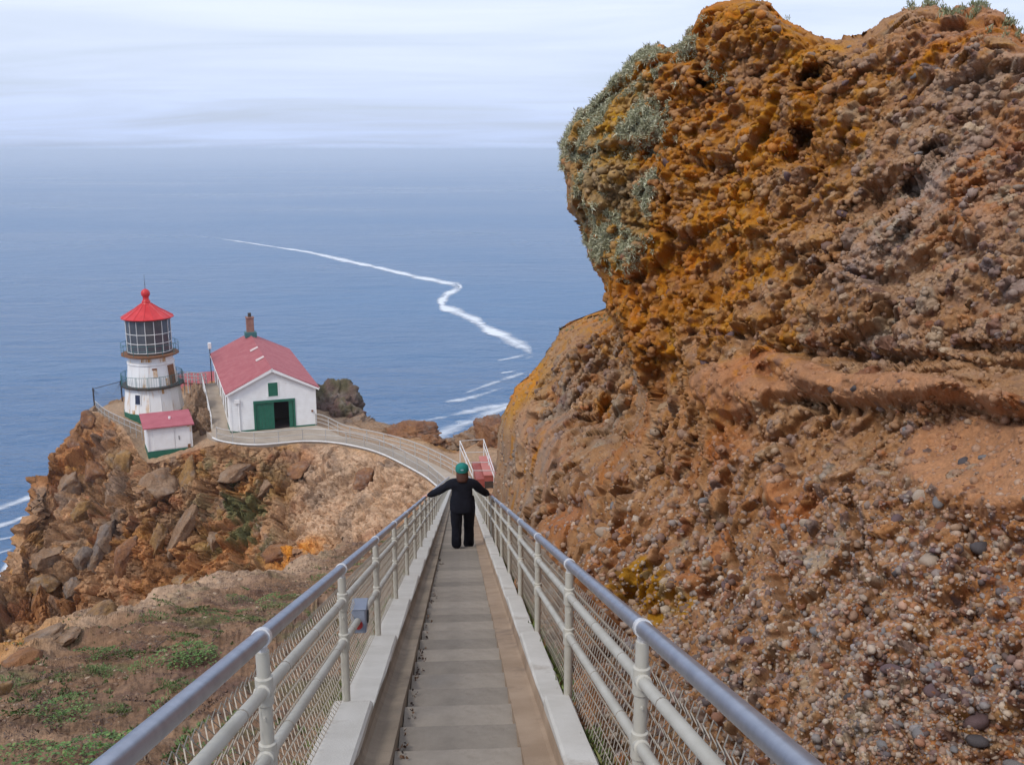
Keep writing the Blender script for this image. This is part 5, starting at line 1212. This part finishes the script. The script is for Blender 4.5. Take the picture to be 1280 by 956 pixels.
# knolls behind the path and between tower and building
kn = [(243,517,90,1.15,1.6,2.5,TAN,'rocky tan mound between the tower and the white building'),(257,532,86.5,.75,1.0,1.3,TAN,'lower tan rock beside the walkway railing'),(236,528,88.0,.8,1.2,1.6,TAN,'tan rock close behind the shed'),
 (414,505,96,2.6,3.0,2.7,((.13,.085,.07),(.10,.085,.045)),'dark mossy rock knoll right of the white building'),(430,520,93,1.6,2.0,1.6,((.17,.10,.08),(.12,.10,.06)),'small dark rock at the foot of the mossy knoll'),
 (446,533,90,2.6,1.6,1.2,TAN,'pale rock on the seaward rim behind the path railing'),(484,541,88,2.6,1.6,1.0,TAN,'low broken rock on the seaward rim above the foam'),(515,546,87,2.4,1.6,1.3,RED_,'reddish rock on the seaward rim behind the path bend'),(540,554,86,2.0,1.4,1.0,RED_,'last reddish rock before the dip in the rim'),
 (594,551,85,2.4,2.0,1.3,TAN,'pale lumpy rock beyond the red bin'),(622,548,80,2.2,2.0,2.2,RED_,'orange rock behind the pipe frame against the outcrop'),(570,560,86,2.2,1.5,.8,TAN,'low rock on the rim between path and red bin')]
for i, (u, v, y, sx_, sy_, sz_, cr, lab) in enumerate(kn):
    p = at_depth(u, v, y); me = rock_mesh('rock_knoll', 400+i*9, 5, sx_, sy_, sz_, amp=.42, flat=10, m=BOUL, colr=cr, fr=1.8)
    o = link('rock_knoll', me); o.location = p; o.rotation_euler = (0, R(random.uniform(-10, 10)), R(random.uniform(-40, 40))); tag(o, lab, 'rock', 'rocks on the headland top')

# ------------------------------------------------------------------ cobbles and pebbles in the outcrop
PEB = [mat('cobble_%s' % nme, c1, c2, rough=.75, scale=14, bump=.35, bscale=50, spec=.3) for nme, c1, c2 in (('tan',(.27,.175,.12),(.20,.13,.09)),('cream',(.40,.31,.235),(.30,.23,.175)),('purple',(.10,.06,.06),(.14,.09,.09)),('grey',(.20,.185,.18),(.155,.14,.135)),('rust',(.23,.095,.045),(.165,.07,.04)),('pink',(.33,.195,.135),(.26,.15,.105)),('dark',(.06,.052,.055),(.095,.08,.08)))]
pm_ = [[rock_mesh('cobble', 700+j*11+k, 2, 1, .8+.1*j, .72+.05*j, amp=.16, flat=4, m=PEB[k]) for j in range(3)] for k in range(len(PEB))]
pr_ = np.random.default_rng(99)
def peb_w(u, v):      # where stones show
    return .38 + 1.0*np.exp(-((u-1080)/260)**2 - ((v-850)/150)**2) + .5*np.exp(-((u-820)/160)**2-((v-760)/120)**2) + .35*np.exp(-((u-1150)/160)**2-((v-600)/90)**2) + .30*np.exp(-((u-1130)/180)**2-((v-230)/200)**2) + .25*np.exp(-((u-730)/90)**2-((v-520)/110)**2)
wts = peb_w(CRU, CRV)*(CRU < 1300)*(CRV < 985)*(CRV > 6)*(sd[keep] > 2)*(1-.55*sand)*smooth(6, 22, CRU-(574+.431*(CRV-585)))
cdf = np.cumsum(wts); cdf /= cdf[-1]
special = [(1215,885,30,2),(1218,912,22,6),(1110,828,20,2),(900,826,24,6),(1148,612,26,1),(1168,622,14,3),(1229,571,14,3),(1132,537,13,3),(1073,134,17,4),(1216,671,20,6),(1206,577,15,6),(1260,940,22,3),(1240,820,18,3),(1098,925,20,3),(1143,905,20,3),(1010,780,12,3),(1085,800,16,0),(1060,770,10,0),(1190,775,14,3),(975,196,16,4),(1048,860,18,6),(1165,850,20,2),(1250,650,16,2),(1030,480,16,6),(1020,615,18,6),(1207,820,16,6),(1155,690,26,1),(1060,480,12,6)]
taken = []
def put_cobble(u, v, hw, k, emb=.35):
    p, n_, d = crag_at(u, v); o = link('cobble', pm_[k][pr_.integers(3)]); o.parent = crag
    hw = hw if v > 560 else min(hw, 8); r_ = hw*d/F; o.scale = (r_*1.1, r_*pr_.uniform(.75, 1.0), r_*pr_.uniform(.7, .95)); o.location = p - n_*r_*emb
    o.rotation_euler = (pr_.uniform(-.6, .6), pr_.uniform(-.7, .7), pr_.uniform(0, 6.3))
for u, v, hw, k in special: put_cobble(u, v, hw*.62, k, .25)
pk = np.array([.26,.14,.16,.14,.12,.14,.04])
for j in np.searchsorted(cdf, pr_.random(272)):
    up_ = CRV[j] < 520; put_cobble(CRU[j], CRV[j], float(np.clip(pr_.gamma(4.0, 1.7), 4.5, 13)), (pr_.choice([0, 4, 4, 2]) if CRU[j] < 1020 else pr_.choice([0, 4, 3, 2])) if up_ else pr_.choice(len(PEB), p=pk), .5 if up_ else .35)
# the countless smaller pebbles: one part
bmt = bmesh.new(); bmesh.ops.create_icosphere(bmt, subdivisions=1, radius=1.0); iv = np.array([v.co[:] for v in bmt.verts]); it = np.array([[v.index for v in f.verts] for f in bmt.faces]); bmt.free()
NP = 24000; jj = np.searchsorted(cdf, pr_.random(NP)); ctr = CRQ[jj]; dd_ = CRD[jj]; nr_ = CRN[jj]
hw = np.clip(pr_.gamma(3.0, 1.0, NP), 1.6, 8.0); rad = hw*dd_/F; rad = np.clip(rad, .006, .075)
sc3 = np.stack([pr_.uniform(.85, 1.3, NP), pr_.uniform(.7, 1.05, NP), pr_.uniform(.55, .9, NP)], 1)*rad[:, None]
ang = pr_.uniform(0, 2*np.pi, (NP, 3)); cx, sx_ = np.cos(ang), np.sin(ang)
Rz = np.zeros((NP, 3, 3)); Rz[:, 0, 0] = cx[:, 0]; Rz[:, 0, 1] = -sx_[:, 0]; Rz[:, 1, 0] = sx_[:, 0]; Rz[:, 1, 1] = cx[:, 0]; Rz[:, 2, 2] = 1
Rx = np.zeros((NP, 3, 3)); Rx[:, 0, 0] = 1; Rx[:, 1, 1] = cx[:, 1]; Rx[:, 1, 2] = -sx_[:, 1]; Rx[:, 2, 1] = sx_[:, 1]; Rx[:, 2, 2] = cx[:, 1]
RM = Rz@Rx; shp_v = iv[None]*(1 + pr_.uniform(-.16, .16, (NP, len(iv), 1)))*sc3[:, None, :]
PV = np.einsum('nij,nkj->nki', RM, shp_v) + (ctr - nr_*rad[:, None]*pr_.uniform(.05, .55, NP)[:, None])[:, None, :]
pcx = np.array([(.36,.25,.18),(.50,.41,.32),(.15,.10,.10),(.27,.255,.25),(.31,.14,.075),(.43,.27,.20),(.09,.08,.085),(.30,.20,.14),(.40,.33,.27)])
hd_ = np.exp(-((CRU[jj]-840)/160)**2 - ((CRV[jj]-230)/190)**2)[:, None]
pcc = pcx[pr_.integers(0, len(pcx), NP)]*pr_.uniform(.75, 1.2, (NP, 1)); loc_ = col_crag[jj]; mixw = np.clip(.25 + .62*smooth(720, 480, CRV[jj]), 0, 1)[:, None]; pcc = (pcc*(1-mixw) + loc_*1.12*mixw)*.86
PF = (it[None] + (np.arange(NP)*len(iv))[:, None, None]).reshape(-1, 3)
pbo = grid_mesh('pebbles', PV.reshape(-1, 3), PF, attr_mat('pebble_stone', rough=.75, fine=60, amt=.25, bump=.25, dist=.004, bscale=120, spec=.35), np.repeat(pcc, len(iv), 0), parent=crag); tag(pbo, kind='stuff')

# ------------------------------------------------------------------ grey-green lichen beards on the head of the outcrop
def tuft_field(name, pts, nrm_, size, blades, m, cols_, parent=None, up=.35, width=.10, kind='stuff', seed=1, curl=.5):
    r0 = np.random.default_rng(seed); n = len(pts); B = blades; P0 = np.repeat(pts, B, 0); N0 = np.repeat(nrm_, B, 0); S = np.repeat(size, B)
    d = N0 + r0.normal(0, .75, (n*B, 3)) + np.array([0, 0, up]); d /= np.linalg.norm(d, axis=1, keepdims=True)
    a = np.cross(d, r0.normal(size=(n*B, 3))); a /= np.linalg.norm(a, axis=1, keepdims=True)+1e-9
    ln = S*r0.uniform(.5, 1.15, n*B); w_ = (S*width*r0.uniform(.7, 1.4, n*B))[:, None]
    st = P0 + r0.normal(0, 1, (n*B, 3))*S[:, None]*.28; b2 = np.cross(d, a)
    mid = st + d*(ln*.5)[:, None] + b2*(ln*.12*curl)[:, None]; tip = st + d*ln[:, None] - b2*(ln*.2*curl)[:, None] - np.array([0, 0, 1])*(ln*.12)[:, None]
    V = np.stack([st - a*w_*.6, st + a*w_*.6, mid + a*w_, tip, mid - a*w_], 1).reshape(-1, 3)
    k = np.arange(n*B)[:, None]*5; Fq = np.concatenate([k+np.array([[0, 1, 2]]), k+np.array([[0, 2, 4]]), k+np.array([[4, 2, 3]])])
    c = np.asarray(cols_)[r0.integers(0, len(cols_), n*B)]*r0.uniform(.7, 1.25, (n*B, 1))
    o = grid_mesh(name, V, Fq, m, np.repeat(c, 5, 0), parent=parent, smooth_=False)
    if kind: tag(o, kind=kind)
    return o
LEAFM = attr_mat('leaf', rough=.65, fine=20, amt=.2, bump=0.0, spec=.3)
def near_blobs(bl, n, seed, jitter=.5):
    r0 = np.random.default_rng(seed); wv = sum(am*np.exp(-(((CRU-u)*math.cos(R(an))+(CRV-v)*math.sin(R(an)))/su)**2 - ((-(CRU-u)*math.sin(R(an))+(CRV-v)*math.cos(R(an)))/sv)**2) for u, v, su, sv, an, am in bl)
    nz_ = fbm(CRQ/.38, 4, .6, 930); wv = wv*smooth(-.08, .2, nz_); cd = np.cumsum(wv); cd /= cd[-1]; return np.searchsorted(cd, r0.random(n))
lb = [(735,160,34,16,-35,1.6),(780,100,44,16,-40,1.6),(812,66,26,10,-10,1.4),(845,62,22,8,0,.8),(722,200,20,40,0,1.1),(740,230,24,40,0,.8),(800,250,14,34,25,.9),(765,290,26,24,40,.8),(745,300,16,26,0,.7),(800,150,30,24,-20,.7),(775,320,20,20,50,.6),(865,45,10,22,0,.6),(880,90,14,14,0,.25)]
j = near_blobs(lb, 2500, 21); gcol = [(.42,.41,.26),(.50,.48,.33),(.35,.35,.21),(.56,.54,.39),(.27,.27,.16)]
tuft_field('lichen_tufts', CRQ[j]+CRN[j]*.01, CRN[j], np.random.default_rng(3).uniform(.03, .075, len(j)), 22, LEAFM, gcol, crag, up=.5, width=.075, seed=5, curl=1.0)
cb = [(1150,4,34,5,0,1),(1190,14,12,6,0,1.2),(1235,12,22,7,0,1),(1265,30,14,10,0,.8),(985,22,10,6,0,.4),(745,396,16,4,0,1.3),(700,415,16,6,-30,.8),(935,2,22,5,0,.3)]
j = near_blobs(cb, 130, 22); tuft_field('crest_tufts', CRQ[j]+CRN[j]*.01, np.tile([0, -.2, 1.0], (len(j), 1)), np.random.default_rng(4).uniform(.025, .065, len(j)), 14, LEAFM, [(.20,.22,.11),(.30,.30,.18),(.15,.17,.08)], crag, up=1.0, width=.08, seed=6)

# ------------------------------------------------------------------ low plants on the near hillside
def plant_mesh(seed, kind):
    r0 = np.random.default_rng(seed); V = []; Fq = []; C = []
    def leaf(p, d, ln, w_, c, droop):
        d = d/np.linalg.norm(d); a = np.cross(d, [0, 0, 1.0]); a /= np.linalg.norm(a)+1e-9; u_ = np.cross(a, d); o = len(V)
        m1 = p + d*ln*.45 + u_*ln*.10; t1 = p + d*ln - np.array([0, 0, droop*ln])
        V.extend([p, m1 + a*w_, t1, m1 - a*w_, m1 - u_*w_*.35]); Fq.extend([(o, o+1, o+4), (o+1, o+2, o+4), (o+4, o+2, o+3), (o, o+4, o+3)]); C.extend([c*r0.uniform(.85, 1.1)]*5)
    if kind == 'broad':            # glossy lobed leaves in a flat mound
        pal_ = np.array([(.08,.155,.035),(.11,.20,.05),(.055,.11,.025),(.16,.22,.065)])
        for _ in range(300):
            r_ = math.sqrt(r0.random()); a = r0.uniform(0, 6.283); p = np.array([r_*math.cos(a)*.5, r_*math.sin(a)*.36, .015 + .10*(1-r_*r_)*r0.uniform(.3, 1)])
            leaf(p, np.array([math.cos(a)+r0.normal(0, .7), math.sin(a)+r0.normal(0, .7), r0.uniform(.1, .9)]), r0.uniform(.03, .062), r0.uniform(.012, .022), pal_[r0.integers(4)], r0.uniform(.1, .5))
    elif kind == 'fine':           # feathery cushions
        pal_ = np.array([(.10,.17,.05),(.13,.20,.06),(.08,.13,.04),(.17,.19,.08)])
        for _ in range(260):
            r_ = r0.random()**.6; a = r0.uniform(0, 6.283); p = np.array([r_*math.cos(a)*.34, r_*math.sin(a)*.28, .01])
            leaf(p, np.array([math.cos(a)*r_+r0.normal(0, .4), math.sin(a)*r_+r0.normal(0, .4), r0.uniform(.5, 1.4)]), r0.uniform(.03, .075), r0.uniform(.006, .012), pal_[r0.integers(4)], r0.uniform(0, .3))
    else:                          # withered brown-purple mats
        pal_ = np.array([(.10,.055,.045),(.14,.085,.06),(.075,.045,.04),(.17,.12,.08)])
        for _ in range(260):
            r_ = math.sqrt(r0.random()); a = r0.uniform(0, 6.283); p = np.array([r_*math.cos(a)*.5, r_*math.sin(a)*.32, .01])
            leaf(p, np.array([r0.normal(), r0.normal(), r0.uniform(.1, .9)]), r0.uniform(.03, .07), r0.uniform(.005, .012), pal_[r0.integers(4)], r0.uniform(0, .4))
    me = bpy.data.meshes.new('foliage'); me.from_pydata([tuple(p) for p in V], [], Fq); at = me.attributes.new('Col', 'FLOAT_COLOR', 'POINT')
    c4 = np.ones((len(V), 4), np.float32); c4[:, :3] = np.array(C); at.data.foreach_set('color', c4.ravel()); me.materials.append(LEAFM); me.update(); return me
PMS = {k: [plant_mesh(1000+i*3+ord(k[0]), k) for i in range(4)] for k in ('broad', 'fine', 'dry')}
spots = [(140,818,.62,'broad'),(168,822,.5,'broad'),(120,824,.45,'broad'),(225,820,.6,'broad'),(262,822,.6,'broad'),(240,826,.5,'broad'),(60,892,.6,'broad'),(20,900,.55,'broad'),(80,900,.5,'broad'),(90,950,.7,'broad'),(130,952,.5,'broad'),(20,945,.5,'broad'),(255,765,.55,'broad'),(240,768,.5,'broad'),(212,758,.5,'broad'),(330,755,.5,'broad'),(345,760,.55,'broad'),(322,778,.5,'broad'),(370,748,.5,'broad'),(280,778,.5,'broad'),(385,770,.45,'broad'),(300,750,.4,'broad'),
 (135,845,.5,'fine'),(170,842,.5,'fine'),(120,838,.45,'fine'),(230,795,.5,'fine'),(205,860,.5,'fine'),(215,862,.45,'fine'),(155,888,.42,'fine'),(192,897,.5,'fine'),(225,935,.55,'fine'),(152,925,.5,'fine'),(250,858,.5,'fine'),(190,775,.45,'fine'),(275,790,.45,'fine'),(300,765,.4,'fine'),(150,890,.35,'fine'),(5,860,.4,'fine'),(35,855,.3,'fine'),(410,735,.5,'fine'),(395,725,.45,'fine'),(430,716,.5,'fine'),(355,730,.4,'fine'),(312,738,.4,'fine'),(455,700,.7,'fine'),(470,690,.8,'fine'),(482,678,1.0,'fine'),(440,708,.6,'fine'),(250,945,.5,'fine'),(280,905,.4,'fine'),
 (170,808,.6,'dry'),(190,815,.5,'dry'),(215,880,.6,'dry'),(232,876,.5,'dry'),(70,885,.6,'dry'),(75,912,.6,'dry'),(150,945,.6,'dry'),(40,930,.5,'dry'),(285,752,.6,'dry'),(310,770,.6,'dry'),(340,740,.6,'dry'),(265,805,.5,'dry'),(370,735,.6,'dry'),(405,745,.6,'dry'),(60,845,.4,'dry'),(100,865,.4,'dry'),(180,940,.6,'dry'),(120,905,.5,'dry'),(255,890,.5,'dry'),(300,825,.5,'dry'),(320,800,.5,'dry')]
lbl = {'broad': ('leafy green plant mound on the bare brown hillside', 'plant', 'leafy green mounds on the hillside'), 'fine': ('feathery light green cushion plant on the bare brown hillside', 'plant', 'feathery cushion plants on the hillside'), 'dry': ('withered dark brown plant mat on the bare brown hillside', 'plant', 'withered plant mats on the hillside')}
from mathutils import Quaternion
nm_ = {'broad': 'leafy green plant mound', 'fine': 'feathery light green cushion plant', 'dry': 'withered dark brown plant mat'}
for i, (u, v, s_, kd_) in enumerate(spots):
    p, n_ = terrain_at(u, v, 0, 2.02); o = empty('hillside_plant', p); q_ = n_.to_track_quat('Z', 'Y'); o.rotation_mode = 'QUATERNION'
    o.rotation_quaternion = q_ @ Quaternion((0, 0, 1), random.uniform(0, 6.28)); o.scale = (s_*1.25, s_*1.25, s_*1.1)
    fo = link('foliage', PMS[kd_][i % 4]); fo.parent = o; tag(fo, kind='stuff')
    la0 = -(SIDE.x*p.x + SIDE.y*p.y); s0 = HEAD.x*p.x + HEAD.y*p.y; rim_y = float(np.interp(u, CU, FE[:, 2, 0]))
    where = 'close beside the stair railing' if la0 < 1.7 else ('on the pale rim above the gully' if p.y > .84*rim_y else ('on bare soil well below the junction box' if s0 > 9 else ('on bare soil between railing and rim' if la0 < 3 else 'on the open soil far out from the railing')))
    sz_ = 'wide' if s_ >= .6 else ('small' if s_ <= .42 else 'mid-sized')
    tag(o, '%s %s %s' % (sz_, nm_[kd_], where), 'plant', '%s %ss %s' % (sz_, nm_[kd_], where))
# scattered sprigs, litter and crumbs: nobody could count them
r0 = np.random.default_rng(55); sel = np.where((KR > .55) & (KR < 2.0))[0]; us = np.where((U > -20) & (U < 500))[0]
ii = us[r0.integers(0, len(us), 3400)]; jj2 = sel[r0.integers(0, len(sel), 3400)]; pts = TP[ii, jj2]; nn_ = TN[ii, jj2]
la_ = SIDE.x*pts[:, 0] + SIDE.y*pts[:, 1]; den = fbm(pts/.7, 4, .6, 171); ok = (la_ < -.95) & (den + r0.normal(0, .12, len(pts)) > .06); pts, nn_ = pts[ok], nn_[ok]
k = len(pts)//2
tuft_field('ground_cover', pts[:k], nn_[:k], r0.uniform(.015, .045, k), 12, LEAFM, [(.10,.15,.045),(.13,.17,.06),(.08,.11,.035),(.16,.15,.08)], up=.25, width=.16, seed=7)
tag(bpy.data.objects['ground_cover'], 'sparse green sprigs growing over the brown hillside', 'ground cover')
tuft_field('dead_litter', pts[k:], nn_[k:], r0.uniform(.02, .05, len(pts)-k), 10, LEAFM, [(.10,.06,.045),(.16,.10,.07),(.07,.045,.035),(.22,.16,.11)], up=.05, width=.09, seed=8)
tag(bpy.data.objects['dead_litter'], 'dry brown plant litter strewn over the hillside', 'litter')
# crumbs of stone on the hillside
NQ = 2600; ii = us[r0.integers(0, len(us), NQ)]; jj2 = sel[r0.integers(0, len(sel), NQ)]; ctr = TP[ii, jj2]; la_ = SIDE.x*ctr[:, 0] + SIDE.y*ctr[:, 1]; ok = la_ < -.9; ctr = ctr[ok]; NQ = len(ctr)
dd_ = ctr[:, 1]*CP - ctr[:, 2]*SP; rad = np.clip(r0.gamma(1.6, .7, NQ), .6, 4)*dd_/F
PV = iv[None]*(1+r0.uniform(-.2, .2, (NQ, len(iv), 1)))*np.stack([rad*r0.uniform(.8, 1.3, NQ), rad, rad*.6], 1)[:, None, :] + ctr[:, None, :]
PF = (it[None] + (np.arange(NQ)*len(iv))[:, None, None]).reshape(-1, 3); pc = np.array([(.28,.185,.12),(.22,.14,.09),(.36,.26,.18),(.17,.11,.08)])[r0.integers(0, 4, NQ)]
tag(grid_mesh('gravel', PV.reshape(-1, 3), PF, bpy.data.materials['pebble_stone'], np.repeat(pc, len(iv), 0)), 'loose stone crumbs on the brown hillside', 'gravel', kind='stuff')
# grass along the outer edge of the right kerb, a little on the left
gs_, gl_ = [], []
for _ in range(900):
    s_ = 2 + 26*r0.random()**1.5
    if math.sin(s_*2.1)+math.sin(s_*5.3+1) < -.55: continue
    gs_.append(stair(s_, .675 + abs(r0.normal(0, .035)), .02 + r0.random()*.05)[:])
for _ in range(220):
    s_ = 4 + 22*r0.random()**1.4; gs_.append(stair(s_, -.785 - abs(r0.normal(0, .05)), -.03)[:])
gs_ = np.array(gs_); tuft_field('kerb_grass', gs_, np.tile([0, 0, 1.0], (len(gs_), 1)), r0.uniform(.04, .11, len(gs_)), 9, LEAFM, [(.16,.20,.05),(.11,.16,.04),(.22,.22,.08),(.09,.12,.03)], up=.9, width=.06, seed=9)
tag(bpy.data.objects['kerb_grass'], 'tufts of grass along the outer kerb edge of the stairway', 'grass')
# leaf litter caught at the left ends of the steps
lt = np.array([stair(5+12*r0.random()**1.3, -.35+abs(r0.normal(0, .03)), -.10)[:] for _ in range(110)])
lt[:, 2] = [tread_z(HEAD.x*p[0]+HEAD.y*p[1])+.012 for p in lt]
tuft_field('step_litter', lt, np.tile([0, 0, 1.0], (len(lt), 1)), r0.uniform(.012, .03, len(lt)), 4, LEAFM, [(.10,.05,.03),(.16,.09,.05),(.05,.035,.03)], up=.1, width=.3, seed=10)
tag(bpy.data.objects['step_litter'], 'dead leaf crumbs lodged along the gutter side of the steps', 'litter')
